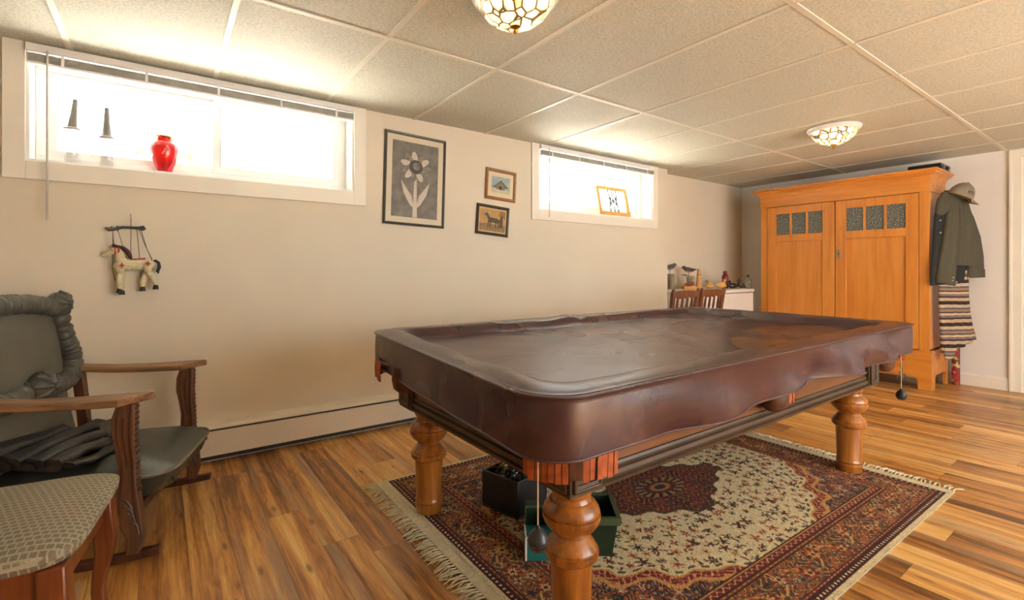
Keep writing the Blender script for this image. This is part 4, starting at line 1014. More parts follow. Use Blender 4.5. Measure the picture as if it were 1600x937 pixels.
b = MB(); b.loft(hang([(1488, 1504, 312, 312), (1489, 1510, 335, 335), (1488, 1512, 365, 365), (1486, 1511, 395, 395), (1484, 1511, 414, 416)], [.02, .03, .036, .036, .034], off=.034, ripple=.007, nr=2)); CO(b, 'front_panel', M['coat'], smooth=60)
b = MB(); b.loft(hang([(1500, 1510, 316, 316), (1506, 1520, 340, 340), (1510, 1530, 370, 370), (1511, 1535, 400, 400), (1512, 1536, 425, 427), (1513, 1536, 433, 432)], [.02, .034, .038, .036, .034, .03], off=-.004, ripple=.006, nr=2)); CO(b, 'sleeve', M['coat'], smooth=60)
b = MB(); b.loft(hang([(1511, 1537, 421, 420), (1512, 1537.5, 434, 433)], .036, off=-.003)); CO(b, 'cuff', M['coat'], smooth=60)
b = MB(); b.loft(hang([(1470, 1500, 300, 302), (1462, 1502, 312, 320), (1459, 1486, 328, 330), (1462, 1470, 338, 336)], [.03, .045, .04, .02], off=.01, ripple=.004)); CO(b, 'collar', M['coat'], smooth=60)
for u, v in ((1460.5, 345), (1461, 364), (1475, 433), (1474, 438), (1480, 440)):
    b = MB(); c_ = onV(u, v, CA, CB) + cn * (.045 if u < 1465 else .074); b.ball(c_, .008, .008, .008, 10); CO(b, 'button', plain('pewter_button', S(176, 170, 156), .4))
b = MB(); c0 = onV(1487, 300, CA, CB); b.tube([c0 - cn * .06 + Vector((0, 0, .02)), c0 + Vector((0, 0, .01)), c0 + cn * .03 + Vector((0, 0, .03))], .006, 6); CO(b, 'hanging_loop', M['black'])

t = thing('striped_knit', 'striped brown and cream knitted garment hanging below the olive coat', 'garment', (5.95, 1.13, .6))
b = MB(); lv = [(1466, 1514, 425, 420), (1467, 1513, 445, 436), (1467, 1513, 470, 462), (1468, 1515, 500, 488), (1469, 1518, 525, 508), (1470, 1522, 545, 522), (1471, 1523, 552, 529)]
b.loft(hang(lv, [.022, .026, .03, .034, .038, .042, .042], off=-.002, nseg=64, ripple=.016, nr=4)); 
b.loft(hang([(1471, 1490, 540, 535), (1471, 1489, 552, 548), (1473, 1486, 561, 556)], .02, off=.018, nseg=24))
o = b.build('knit_cloth', M['stripes'], t, smooth=70)
for v in o.data.vertices: v.co -= Vector((5.95, 1.13, .6))

t = thing('baseball_cap', 'grey baseball cap with dark lettering hung above the olive coat', 'cap', tuple(onV(1488, 304, CA, CB) + cn * .075))
# local frame: x along the brim direction (to the right and down), z out of the crown
xd = (cd * 1.0 - Vector((0, 0, .42)) + cn * .25).normalized(); zd = (Vector((0, 0, 1)) + cn * .22); zd = (zd - xd * zd.dot(xd)).normalized(); yd = zd.cross(xd)
R3 = Matrix((xd, yd, zd)).transposed().to_4x4()
b = MB(); rings = []
for k in range(9):
    a = PI / 2 * k / 8 * .985; r = math.cos(a); rings.append([(.098 * r * math.cos(q) , .082 * r * math.sin(q), .125 * math.sin(a) - .03) for q in [2 * PI * j / 28 for j in range(28)]])
b.loft(rings); b.ball((0, 0, .096), .008); b.xf(R3); b.build('crown', M['cap'], t, smooth=60)
b = MB(); rings = []
for k in range(7):
    x = .0 + k / 6; pts = []
    for j in range(11):
        q = -1.15 + 2.3 * j / 10; rad = .094 + .072 * x * math.cos(q) ** .8
        pts.append((rad * math.cos(q) + .003, .082 / .098 * (.098 + .0 * x) * math.sin(q) * (1 + .05 * x), -.026 - .012 * x + -.022 * math.sin(q) ** 2 * x))
    rings.append(pts)
m_ = MB(); m_.loft(rings, closed=False, caps=False); m_.xf(R3); m_.build('brim', M['cap'], t, smooth=60, solid=.004)
cu = bpy.data.curves.new('lettering', 'FONT'); cu.body = 'STI'; cu.size = .042; cu.extrude = .001; cu.align_x = 'CENTER'; cu.align_y = 'CENTER'
to = bpy.data.objects.new('lettering', cu); col.objects.link(to)
dg = bpy.context.evaluated_depsgraph_get(); me = bpy.data.meshes.new_from_object(to.evaluated_get(dg)); bpy.data.objects.remove(to)
me.materials.append(M['black'])
# wrap the letters round the crown above the brim, towards the viewer
for v in me.vertices:
    q = -1.45 + v.co.x / .095; zz = .012 + v.co.y; a = math.asin(max(-1, min(1, (zz + .03) / .125))); r = math.cos(a)
    n = Vector((math.cos(q) * r, math.sin(q) * r, math.sin(a))); p = Vector((.098 * r * math.cos(q), .082 * r * math.sin(q), zz)) + n * (.0015 + v.co.z)
    v.co = (R3 @ p)
lo = bpy.data.objects.new('lettering', me); col.objects.link(lo); lo.parent = t

# ================================================================ CHEST AND ITS ORNAMENTS
t = thing('white_chest', 'plain white chest with ornaments on top standing in the far corner', 'chest', (4.91, 3.02, 0))
b = MB(); b.box(-.49, .49, -.27, .26, .03, .83); b.build('chest_body', M['white'], t, bevel=.008)
b = MB(); b.box(-.495, .495, -.277, .265, .835, .872); b.build('chest_lid', M['white'], t, bevel=.008)
b = MB(); b.box(-.47, .47, -.25, .25, 0, .03); b.build('chest_plinth', M['black'], t)
b = MB(); b.box(.478, .494, -.2775, -.268, .05, .83); b.build('corner_strip', plain('grey_edge_strip', S(120, 118, 112), .5), t)
IA, IB = (4.52, 3.23), (5.34, 2.86)
def spot(u): p = onV(u, 450, IA, IB); return Vector((p.x, p.y, .8725))
PXM = 750 / 5.25
def ornament(name, label, cat, u, rz=None, group=None):
    p = spot(u); return thing(name, label, cat, tuple(p), math.radians(-25) if rz is None else rz, group)
bird_dark = plain('blue_grey_paint', S(84, 90, 92), .5, .2, 60); bird_tan = plain('tan_paint', S(196, 150, 108), .6, .2, 60); drift = wood('grey_driftwood', S(140, 128, 108), S(168, 156, 134), S(96, 84, 68), 2, 3, .8, False)
tanwood = wood('yellow_tan_wood', S(204, 158, 88), S(222, 178, 110), S(160, 112, 58), 0, 2, .6, False)
def bird(par, c, L, d, mats, up=.0):
    c = Vector(c); b = MB(); b.tube([c - Vector((L * .55 * d, 0, -.006)), c - Vector((L * .3 * d, 0, 0)), c, c + Vector((L * .22 * d, 0, .012)), c + Vector((L * .32 * d, 0, .022))], [.004, .018, .028, .024, .018], 12, rnd=True); b.ball(c + Vector((L * .34 * d, 0, .026)), .02); o = b.build('bird_body', mats[0], par, smooth=60)
    b = MB(); b.tube([c - Vector((L * .2 * d, 0, .012)), c + Vector((0, 0, -.014)), c + Vector((L * .2 * d, 0, -.006))], [.012, .022, .016], 10, rnd=True); b.build('breast', mats[1], par, smooth=60)
    b = MB(); b.tube([c + Vector((L * .40 * d, 0, .026)), c + Vector((L * .62 * d, 0, .020))], [.006, .0015], 6); b.build('beak', mats[2], par)
    b = MB()
    for s in (-.008, .008): b.tube([c + Vector((s, s * .5, -.025)), c + Vector((s, s * .5, -.065))], .0022, 5)
    b.build('bird_legs', mats[2], par)
t = ornament('carved_shorebird', 'blue grey carved bird facing right on a weathered post beside the wall edge', 'bird carving', 1048)
b = MB(); b.loft([[(r * math.cos(2 * PI * k / 9) * (1 + .12 * math.sin(k * 2.3)), r * math.sin(2 * PI * k / 9), z) for k in range(9)] for r, z in ((.042, 0), (.040, .06), (.042, .13), (.038, .165))]); b.build('post', drift, t)
bird(t, (-.01, 0, .238), .16, 1, (bird_dark, bird_tan, bird_tan))
t = ornament('carved_shorebird', 'dark carved bird with its bill to the left on a driftwood stump', 'bird carving', 1080)
b = MB(); b.loft([[(r * math.cos(2 * PI * k / 9) * (1 + .15 * math.sin(k * 1.9)), r * .8 * math.sin(2 * PI * k / 9), z) for k in range(9)] for r, z in ((.05, 0), (.044, .06), (.046, .12), (.036, .145))]); b.tube([(-.01, 0, .13), (-.07, .0, .15), (-.12, .01, .152)], [.016, .012, .004], 8); b.build('stump', drift, t)
bird(t, (-.03, 0, .208), .17, -1, (plain('dark_brown_paint', S(78, 62, 56), .5, .2, 60), bird_tan, bird_dark))
p = spot(1067) + cn * 0 + Vector((-.02, -.09, 0))
t = thing('small_carved_bird', 'small brown carved bird sitting on an orange wooden block', 'bird carving', tuple(p), math.radians(-25))
b = MB(); b.box(-.075, .075, -.03, .03, 0, .035); b.build('block', wood('orange_block_wood', S(204, 132, 52), S(220, 150, 70), S(170, 100, 36), 0, 2, .5, False), t, bevel=.004)
b = MB(); b.tube([(-.055, 0, .048), (-.02, 0, .054), (.02, 0, .056), (.045, 0, .066)], [.008, .02, .022, .014], 10, rnd=True); b.tube([(.055, 0, .068), (.075, 0, .066)], [.004, .001], 6); b.build('bird_body', plain('red_brown_paint', S(120, 66, 40), .5), t, smooth=60)
t = ornament('wooden_cone', 'slim peach coloured wooden cone between the driftwood bird and tan decoys', 'ornament', 1092)
b = MB(); b.lathe([(.034, 0), (.036, .006), (.028, .09), (.020, .16), (.017, .19), (.019, .205), (.012, .222), (.002, .226)], seg=14); b.build('cone_body', plain('peach_paint', S(212, 158, 104), .6, .15, 60), t)
b = MB(); b.lathe([(.0215, .150), (.0225, .154), (.0215, .160)], seg=14); b.build('painted_band', plain('rust_band', S(180, 96, 50), .6), t)
def decoy(par, L, R, mat, hm, head=1):
    b = MB(); b.tube([(-L * .5, 0, R * .95), (-L * .25, 0, R * .9), (L * .1, 0, R * .95), (L * .4, 0, R * .8)], [R * .35, R * .85, R * .95, R * .45], 14, rnd=True); b.v = [(x, y, max(z, 0)) for x, y, z in b.v]; b.build('decoy_body', mat, par, smooth=60)
    b = MB(); b.tube([(L * .28 * head, 0, R * 1.3), (L * .32 * head, 0, R * 2.1)], [R * .4, R * .34], 10, rnd=True); b.ball((L * .36 * head, 0, R * 2.3), R * .48, R * .4, R * .4); b.tube([(L * .42 * head, 0, R * 2.25), (L * .68 * head, 0, R * 2.1)], [R * .24, R * .14], 8, flat=.5, rnd=True); b.build('decoy_head', hm, par, smooth=60)
t = ornament('wooden_decoy', 'striped tan wooden duck beside the slim peach cone', 'decoy', 1109); decoy(t, .10, .036, tanwood, wood('striped_brown', S(120, 84, 48), S(200, 158, 96), S(84, 56, 34), 0, 5, .6, False), -1)
t = ornament('wooden_decoy', 'plump yellow wooden duck with a reddish bill left of the red figurine', 'decoy', 1127); decoy(t, .115, .040, tanwood, plain('apricot_paint', S(206, 142, 84), .5), 1)
t = ornament('wooden_decoy', 'low black duck under the red figurine', 'decoy', 1145); decoy(t, .115, .034, plain('black_gloss_paint', S(46, 42, 38), .3), M['black'], -1)
p = spot(1143); t = thing('red_figurine', 'dark red round shouldered figurine behind the black duck', 'figurine', tuple(p + Vector((.0, .075, 0))))
b = MB(); b.lathe([(.030, 0), (.034, .02), (.030, .07), (.034, .10), (.037, .125), (.030, .15), (.020, .158)], seg=18); b.build('figure_body', plain('oxblood_glaze', S(128, 46, 34), .3), t, smooth=60)
b = MB(); b.ball((0, 0, .176), .024, .024, .024); b.build('figure_head', plain('oxblood_glaze_head', S(118, 40, 32), .3), t)
t = ornament('dark_bird_figurine', 'small dark seated bird figurine between the black duck and glass bottle', 'figurine', 1157)
b = MB(); b.tube([(.045, 0, .018), (.015, 0, .030), (-.012, 0, .048), (-.02, 0, .07)], [.012, .028, .026, .016], 12, rnd=True); b.ball((-.022, 0, .088), .017); b.tube([(-.036, 0, .088), (-.052, 0, .084)], [.006, .001], 6); b.v = [(x, y, max(z, 0)) for x, y, z in b.v]; b.build('figurine_body', plain('dark_bronze', S(62, 48, 36), .35, .2, 40), t, smooth=60)
t = ornament('glass_bottle', 'clear glass bottle with a black cap at the right end of the chest', 'bottle', 1169)
b = MB(); b.lathe([(.030, 0), (.034, .004), (.034, .085), (.030, .10), (.014, .115), (.013, .135), (.010, .135), (.011, .114), (.027, .098), (.031, .084), (.031, .007), (.005, .005)], seg=24); b.build('bottle_body', glass('greenish_glass', S(244, 248, 240), .02), t, smooth=50)
b = MB(); b.lathe([(.0145, .130), (.016, .132), (.016, .150), (.013, .152), (.001, .152)], seg=16); b.build('bottle_cap', M['black'], t)

# ================================================================ TWO DINING CHAIRS BEHIND THE TABLE
def dining(x, y, label):
    t = thing('dining_chair', label, 'chair', (x, y, 0), 0, 'dark dining chairs behind the pool table')
    hw = .175; zt = .905
    for s in (-1, 1):
        b = MB(); b.loft([[(s * hw * f - .019, yy - .014, z), (s * hw * f + .019, yy - .014, z), (s * hw * f + .019, yy + .014, z), (s * hw * f - .019, yy + .014, z)] for f, yy, z in ((.88, -.02, 0), (.9, 0.0, .25), (.9, .01, .44), (.94, -.005, .65), (1.0, -.035, .87), (1.02, -.042, zt - .01))]); b.ball((s * hw * 1.02, -.042, zt - .005), .02, .014, .018, 10); b.build('back_post', M['dining'], t, bevel=.003)
        b = MB(); b.lathe([(.012, 0), (.016, .03), (.014, .05), (.019, .22), (.016, .25), (.021, .30), (.021, .43)], (s * .18, .40, 0), 14); b.build('leg', M['dining'], t)
    b = MB(); rings = []
    for k in range(9):
        q = k / 8; x_ = -hw + 2 * hw * q; top = zt - .012 + .010 * math.sin(PI * q) ; bot = zt - .075 + .018 * abs(math.sin(4 * PI * q)) ; rings.append([(x_, -.05, bot), (x_, -.028, bot), (x_, -.03, top), (x_, -.05, top)])
    b.loft(rings); b.build('crest_rail', M['dining'], t, bevel=.003)
    b = MB(); b.box(-hw * .93, hw * .93, -.012, .010, .56, .60); b.build('lower_rail', M['dining'], t, bevel=.003)
    for k in range(4):
        x_ = -.105 + .07 * k; b = MB(); b.tube([(x_, 0, .59), (x_, -.006, .64), (x_, -.012, .70), (x_, -.022, .76), (x_, -.034, .84)], [.008, .013, .008, .012, .009], 8); b.build('spindle', M['dining'], t)
    b = MB(); b.prism([(-.17, 0), (.17, 0), (.205, .42), (-.205, .42)], .43, .465); b.build('seat', M['dining'], t, bevel=.008)
dining(3.69, 2.50, 'left one of two dark spindle back chairs beyond the pool table')
dining(4.14, 2.52, 'right one of two dark spindle back chairs beyond the pool table')

# ================================================================ WINDOW SILL THINGS
SZ = WZ0 + .013
t = thing('red_vase', 'bright red glass vase with a gold rim on the long window sill', 'vase', (.014, 3.235, SZ))
b = MB(); b.lathe([(.028, 0), (.034, .003), (.042, .03), (.060, .085), (.068, .125), (.066, .150), (.050, .172), (.038, .180), (.036, .188), (.044, .196), (.040, .196), (.033, .188), (.034, .178), (.046, .168), (.062, .148), (.064, .125), (.056, .085), (.038, .032), (.01, .006)], seg=36); b.build('vase_body', M['red_glass'], t, smooth=60)
b = MB()
b.lathe([(.036, .190), (.047, .195), (.049, .199), (.045, .203), (.034, .200)], seg=36); b.build('gold_rim', M['brass'], t)
b = MB()
for k in range(5): b.tube([(.030 * math.cos(-1.9 + .16 * k), .066 * math.sin(-1.5), .095 + .012 * k), (.045 * math.cos(-1.7 + .2 * k), -.066, .105 + .012 * (k % 3))], [.005, .002], 6)
b.build('painted_leaf', plain('pale_pink_enamel', S(246, 130, 130), .4), t)
def stopper_jar(u, vbase, vtop, tilt, label):
    p = onY(u, vbase, 3.24); q = onY(u, vtop, 3.24)
    t = thing('glass_jar', label, 'jar', (p.x, 3.24, SZ), 0, 'clear glass jars with grey cone tops')
    hb = p.z - SZ; hc = q.z - p.z
    b = MB(); b.lathe([(.030, 0), (.034, .004), (.036, hb * .5), (.030, hb - .02), (.028, hb - .004), (.025, hb - .004), (.027, hb - .02), (.033, hb * .5), (.031, .007), (.004, .006)], seg=24); b.build('glass_body', M['pane'], t, smooth=50)
    b = MB(); b.lathe([(.028, hb - .004), (.036, hb - .002), (.037, hb + .004), (.028, hb + .010), (.019, hb + .014)], seg=24); b.build('lid_flange', plain('pale_grey_metal', S(150, 150, 140), .4), t)
    b = MB(); b.tube([(0, 0, hb + .012), (tilt * .5, 0, hb + hc * .5), (tilt, 0, hb + hc)], [.020, .014, .009], 14); b.build('cone_top', plain('grey_metal', S(112, 112, 104), .4), t)
stopper_jar(113, 203, 155, .012, 'clear glass jar with a leaning grey cone top nearest the blind wand')
stopper_jar(167, 217, 169, .0, 'clear glass jar with an upright grey cone top nearer the red vase')

# leaded panel leaning in the small window
A_ = onY(935, 333, 3.20); B_ = onY(982, 336, 3.20); D_ = onY(928, 286, 3.27); 
xa = Vector((B_.x - A_.x, 0, 0)); ww = xa.length; up = Vector((0, .075, .285)); hh = .30
t = thing('leaded_glass_panel', 'wooden framed leaded glass panel leaning in the small window', 'glass panel', (A_.x + ww / 2, 3.185, SZ + .004))
Rm = Matrix.Rotation(-math.radians(14) + PI / 2, 4, 'X')
Rm = Matrix(((1, 0, 0, 0), (0, math.sin(math.radians(13)), -math.cos(math.radians(13)), 0), (0, math.cos(math.radians(13)), math.sin(math.radians(13)), 0), (0, 0, 0, 1)))
Sh = Matrix.Translation((0, 0, 0))
fw, fh = ww / 2, .145
b = MB(); b.ringsweep([(0, 0), (0, .016), (-.006, .018), (-.026, .018), (-.032, .012), (-.032, 0)], fw, fh, (0, fh)); b.xf(Rm); b.build('panel_frame', wood('light_oak_frame', S(214, 158, 84), S(230, 178, 106), S(180, 120, 56), 0, 3, .45, False), t, smooth=0)
b = MB(); b.box(-fw + .03, fw - .03, .03, 2 * fh - .03, .006, .009); b.xf(Rm); b.build('glass_sheet', M['pane'], t, smooth=0)
b = MB()
def ln(*p):
    b.tube([(x, y, .010) for x, y in p], .0046, 6)
y0, y1 = .03, 2 * fh - .03; ym = fh
for x in (-.055, .055): ln((x, y0), (x, ym - .05), (x * .75, ym), (x, ym + .05), (x, y1))
ln((0, y1), (0, ym + .075)); ln((0, y0), (0, ym - .075))
ln((0, ym + .075), (.05, ym), (0, ym - .075), (-.05, ym), (0, ym + .075)); ln((-.055, ym + .05), (0, ym - .02), (.055, ym + .05)); ln((-.055, ym - .05), (0, ym + .02), (.055, ym - .05))
b.xf(Rm); b.build('lead_lines', plain('lead_came', S(36, 46, 46), .5), t)
b = MB(); b.prism([(0, ym + .03), (.02, ym), (0, ym - .03), (-.02, ym)], .0065, .0105); b.xf(Rm); b.build('yellow_diamond', plain('yellow_glass', S(214, 196, 90), .3), t)

# ================================================================ PICTURES ON THE WALL
def picture(name, label, corners, fwid, fmat, mat_w, matc, draw, base):
    P4 = [onY(u, v, YW - .012) for u, v in corners]     # tl tr br bl
    c = sum(P4, Vector()) / 4; wx = ((P4[1] - P4[0]).length + (P4[2] - P4[3]).length) / 2; hz = ((P4[0] - P4[3]).length + (P4[1] - P4[2]).length) / 2
    tilt = math.atan2((P4[0] - P4[3]).x + (P4[1] - P4[2]).x, (P4[0] - P4[3]).z + (P4[1] - P4[2]).z)
    t = thing(name, label, 'picture', (c.x, YW - .0015, c.z)); t.rotation_mode = 'XYZ'
    Mx = Matrix.Rotation(PI / 2, 4, 'X') @ Matrix.Rotation(-tilt, 4, 'Z')
    hx, hy = wx / 2, hz / 2
    b = MB(); b.ringsweep([(0, 0), (0, .014), (-fwid * .3, .019), (-fwid * .75, .016), (-fwid, .010), (-fwid, 0)], hx, hy); b.xf(Mx); b.build('picture_frame', fmat, t, smooth=0)
    b = MB(); b.box(-hx + fwid - .002, hx - fwid + .002, -hy + fwid - .002, hy - fwid + .002, .001, .006); b.xf(Mx); b.build('mat_board', matc, t, smooth=0)
    ix, iy = hx - fwid - mat_w, hy - fwid - mat_w
    b = MB(); b.box(-ix, ix, -iy, iy, .0061, .0068); b.xf(Mx); pr = b.build('print', base, t, smooth=0)
    draw(ix, iy, Mx, pr)
    return t
def flat(poly, z, Mx, m, par, name='printed_shape', s=(1, 1)):
    b = MB(); b.prism([(x * s[0], y * s[1]) for x, y in poly], .0068, .0068 + z); b.xf(Mx); return b.build(name, m, par, smooth=0)
def ell(cx_, cy_, a, b_, n=28, t0=0, t1=2 * PI): return [(cx_ + a * math.cos(t0 + (t1 - t0) * k / n), cy_ + b_ * math.sin(t0 + (t1 - t0) * k / n)) for k in range(n)]
def mott(name, stops, scale=30):
    n = NT(name); return n.out(n.ramp(n.noise(n.coord(), scale, 4, .6), stops), .5)
def draw1(ix, iy, Mx, pr):
    s = (ix, iy)     # a pale bloom on a leafy stalk, greys only
    g1, g2, g3 = plain('print_pale', S(196, 188, 172), .5, .1, 80), mott('print_mid', [(.3, S(74, 70, 62)), (.7, S(150, 144, 130))], 40), plain('print_dark', S(62, 58, 52), .5)
    for k in range(11):
        a = 2 * PI * k / 11; c = (.52 * math.cos(a) * .72, .36 + .36 * .62 * math.sin(a))
        p = [(c[0] + .30 * math.cos(a) * math.cos(q) - .13 * math.sin(a) * math.sin(q), c[1] + .19 * math.sin(a) * math.cos(q) + .085 * math.cos(a) * math.sin(q)) for q in [2 * PI * j / 16 for j in range(16)]]
        flat(p, .0003 + .00005 * k, Mx, g1 if k % 2 else g2, pr, s=s)
    flat(ell(0, .36, .30, .19), .0011, Mx, g3, pr, s=s); flat(ell(.03, .38, .16, .10), .0013, Mx, g2, pr, s=s)
    flat([(-.05, .12), (.05, .12), (.10, -.99), (-.10, -.99)], .0005, Mx, g1, pr, s=s)
    for sd in (-1, 1): flat([(sd * .04, -.75), (sd * .16, -.42), (sd * .62, -.02), (sd * .50, -.36), (sd * .22, -.66)], .0007, Mx, g1, pr, s=s)
steelg = plain('dark_pewter_frame', S(84, 84, 78), .35, .1, 20, Metallic=.4)
picture('framed_print', 'tall framed grey print with a cream mat beside the long window', [(602, 203), (697, 219), (693.5, 356), (598, 349.5)], .018, steelg, .040, plain('cream_mat', S(214, 204, 180), .8, .02), draw1, mott('grey_print_ground', [(.25, S(84, 80, 72)), (.75, S(132, 126, 112))], 14))
def draw2(ix, iy, Mx, pr):
    s = (ix, iy); dk = mott('cabin_green', [(.3, S(58, 78, 74)), (.7, S(100, 118, 108))], 60)
    flat([(-.9, -.35), (-.45, .1), (0, .62), (.45, .15), (.85, -.3)], .0003, Mx, dk, pr, s=s)
    flat([(-.55, -.55), (-.5, -.05), (0, .38), (.42, 0), (.45, -.6)], .0005, Mx, plain('cabin_wall', S(126, 116, 92), .6), pr, s=s)
    flat([(-.18, -.58), (-.18, -.15), (.1, -.15), (.1, -.58)], .0007, Mx, plain('cabin_door', S(58, 56, 46), .6), pr, s=s)
    flat([(-1, -1), (-1, -.5), (1, -.55), (1, -1)], .0004, Mx, plain('pale_ground', S(196, 192, 168), .6), pr, s=s)
picture('framed_print', 'small wooden framed picture of a green cottage above the horse picture', [(760, 262.5), (807, 268.5), (805, 315.5), (758, 310.5)], .024, wood('brown_picture_frame', S(142, 96, 58), S(160, 112, 70), S(108, 70, 40), 0, 3, .4, False), .034, plain('ivory_mat', S(218, 206, 176), .8, .02), draw2, mott('sky_blue_print', [(.3, S(130, 150, 150)), (.7, S(176, 190, 182))], 20))
def draw3(ix, iy, Mx, pr):
    s = (ix, iy); hb = mott('horse_brown', [(.3, S(58, 48, 36)), (.7, S(92, 76, 54))], 60)
    flat([(-1, -1), (-1, -.35), (-.3, -.28), (.4, -.4), (1, -.3), (1, -1)], .0002, Mx, mott('print_ground', [(.3, S(120, 94, 52)), (.7, S(150, 118, 70))], 40), pr, s=s)
    flat([(-.62, .52), (-.50, .66), (-.42, .62), (-.22, .28), (.35, .22), (.55, .12), (.66, -.25), (.60, -.30), (.52, -.05), (.50, -.68), (.42, -.68), (.40, -.20), (.30, -.22), (.30, -.70), (.22, -.70), (.20, -.18), (-.12, -.20), (-.14, -.72), (-.22, -.72), (-.22, -.18), (-.28, -.18), (-.32, -.66), (-.40, -.66), (-.36, 0), (-.42, .25), (-.50, .38), (-.64, .40)], .0005, Mx, hb, pr, 'printed_horse', s=s)
    flat([(.55, -.6), (.56, .2), (.62, .5), (.75, .5), (.80, .1), (.80, -.6)], .0004, Mx, plain('figure_brown', S(88, 66, 44), .6), pr, 'printed_figure', s=s)
    flat([(.45, .5), (.6, .95), (.95, .9), (.98, .2), (.7, .4)], .0003, Mx, mott('tree_brown', [(.3, S(120, 92, 52)), (.7, S(150, 112, 64))], 60), pr, s=s)
picture('framed_print', 'small dark framed picture of a brown horse below the cottage picture', [(745.5, 318), (796.5, 324), (793, 370), (743.5, 365)], .022, plain('dark_brown_frame', S(66, 56, 42), .4), .010, plain('tan_mat', S(202, 176, 132), .8, .02), draw3, mott('ochre_print', [(.3, S(160, 122, 66)), (.7, S(196, 156, 92))], 12))

# ================================================================ HANGING PONY PUPPET
def W3(cx_, cy_, o=0.0):   # crop pixel (scale 5.855, origin 120,320) to the plane just off the wall
    p = onY(120 + cx_ / 5.855, 320 + cy_ / 5.855, YW - .035 - o); return p
PO = W3(495, 200); PO = Vector((PO.x, YW - .035, PO.z))
t = thing('pony_puppet', 'cream painted pony marionette hanging from a dark bar on the wall', 'puppet', tuple(PO))
def L3(cx_, cy_, o=0.0): return W3(cx_, cy_, o) - PO
creamp = mott('cream_pony_paint', [(.3, S(196, 184, 148)), (.62, S(222, 212, 176)), (.8, S(168, 150, 108))], 60)
redp = plain('red_paint', S(176, 62, 42), .5, .15, 60); drkp = plain('dark_horn', S(44, 38, 34), .5, .2, 60); barm = plain('grey_black_bar', S(68, 68, 64), .5, .2, 40)
U = 1 / 5.855 / 304      # metres per crop pixel
b = MB(); b.tube([L3(395, 560), L3(440, 550), L3(520, 552), L3(600, 548), L3(665, 545)], [52 * U, 56 * U, 50 * U, 50 * U, 46 * U], 18, rnd=True)
b.tube([L3(420, 540), L3(400, 490), L3(388, 440), L3(372, 420)], [50 * U, 38 * U, 32 * U, 30 * U], 14, rnd=True); b.build('pony_body', creamp, t, smooth=60)
b = MB(); b.tube([L3(375, 420), L3(340, 420), L3(300, 440), L3(262, 455), L3(240, 458)], [32 * U, 28 * U, 24 * U, 20 * U, 9 * U], 14, rnd=True)
b.tube([L3(300, 455), L3(290, 475)], [12 * U, 9 * U], 8, rnd=True); hd = b.build('pony_head', creamp, t, smooth=60)
b = MB(); b.tube([L3(350, 395, .012), L3(352, 430, .014), L3(360, 455, .008)], [7 * U, 8 * U, 7 * U], 8); b.tube([L3(380, 392, .012), L3(384, 425, .016), L3(378, 450, .010)], [9 * U, 9 * U, 8 * U], 8); b.build('bridle', redp, hd)
b = MB(); b.ball(L3(322, 418, .014), 5 * U); b.build('eye', M['black'], hd)
b = MB(); b.tube([L3(335, 370), L3(370, 385), L3(420, 395), L3(455, 420), L3(480, 455), L3(495, 490)], [14 * U, 18 * U, 20 * U, 20 * U, 20 * U, 12 * U], 10, rnd=True); b.build('mane', plain('dark_red_mane', S(70, 38, 34), .8, .3, 60), t, smooth=50)
b = MB(); b.tube([L3(690, 520), L3(720, 508), L3(748, 530), L3(755, 570), L3(738, 610), L3(748, 625)], [8 * U, 12 * U, 14 * U, 15 * U, 14 * U, 5 * U], 10, rnd=True); b.build('tail', drkp, t, smooth=50)
b = MB(); b.tube([L3(490, 503), L3(560, 498), L3(628, 492)], 8 * U, 8); b.build('saddle_ridge', redp, t)
def leg(segs, hoof, o):
    b = MB()
    for p in segs: b.tube([L3(x, y, o) for x, y, r in p], [r * U for x, y, r in p], 12, rnd=True)
    lg = b.build('pony_leg', creamp, t, smooth=60)
    b = MB(); (x, y) = hoof; c = L3(x, y, o); b.loft([[c + Vector((r * math.cos(2 * PI * k / 12), r * math.sin(2 * PI * k / 12), z)) for k in range(12)] for r, z in ((24 * U, -20 * U), (22 * U, 0), (17 * U, 20 * U))]); b.build('hoof', M['black'], lg)
leg([[(398, 555, 34), (395, 590, 30), (398, 615, 26)], [(395, 640, 24), (392, 690, 28), (395, 740, 26), (395, 760, 20)]], (390, 785), .018)
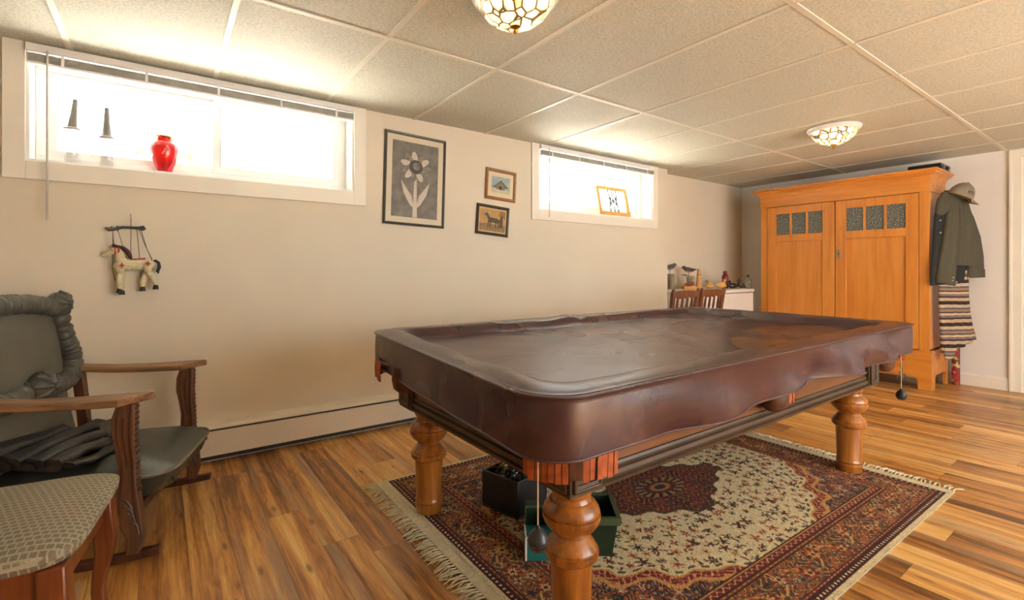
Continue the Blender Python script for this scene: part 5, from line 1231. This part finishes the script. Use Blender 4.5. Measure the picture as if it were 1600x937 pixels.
leg([[(415, 600, 26), (415, 640, 24), (410, 700, 24), (412, 750, 20)]], (412, 800), -.008)
leg([[(640, 560, 36), (650, 600, 28)], [(660, 620, 26), (685, 655, 28), (712, 690, 26), (720, 720, 18)]], (722, 752), .016)
leg([[(650, 610, 26), (620, 660, 30), (605, 700, 28), (603, 740, 18)]], (602, 768), -.006)
for (x, y, s) in ((412, 552, 28), (655, 537, 26)):
    b = MB(); c = L3(x, y, .041); pts = []
    for k in range(8):
        a = PI / 2 * k / 2 + 0; r = s * U if k % 2 == 0 else s * U * .38
        a = 2 * PI * k / 8; pts.append(c + Vector((r * math.cos(a), -.0, r * math.sin(a))))
    b.loft([[p + Vector((0, .016, 0)) for p in pts], [p - Vector((0, .0015, 0)) for p in pts]]); b.build('red_star', redp, t, smooth=0)
b = MB(); b.tube([L3(258, 210), L3(290, 225), L3(340, 222), L3(420, 205), L3(500, 208), L3(560, 212), L3(600, 215), L3(624, 205)], [6 * U, 17 * U, 15 * U, 12 * U, 12 * U, 14 * U, 24 * U, 18 * U], 8); b.tube([L3(318, 195), L3(325, 240)], 6 * U, 6); b.tube([L3(370, 190), L3(376, 240)], 6 * U, 6)
b.build('control_bar', barm, t)
strm = plain('dark_string', S(78, 66, 50), .9)
for p in ([(330, 235), (332, 300), (345, 395)], [(330, 235), (328, 560), (338, 640), (355, 700)], [(378, 235), (400, 310), (420, 385)], [(495, 110), (495, 200), (492, 500)], [(550, 225), (565, 400), (575, 490)], [(570, 225), (620, 360), (690, 500)], [(590, 235), (640, 400), (690, 510)], [(588, 610), (586, 690)], [(370, 458), (430, 470), (490, 488)]):
    b = MB(); b.tube([L3(x, y, .004) for x, y in p], 2.6 * U, 5); b.build('string', strm, t)
b = MB(); c = W3(492, 92); b.tube([(c.x - PO.x, .034, c.z - PO.z), (c.x - PO.x, -.002, c.z - PO.z + .002)], .003, 8); b.tube([(c.x - PO.x, -.002, c.z - PO.z), L3(495, 112)], .0012, 5); b.build('nail', M['steel'], t)
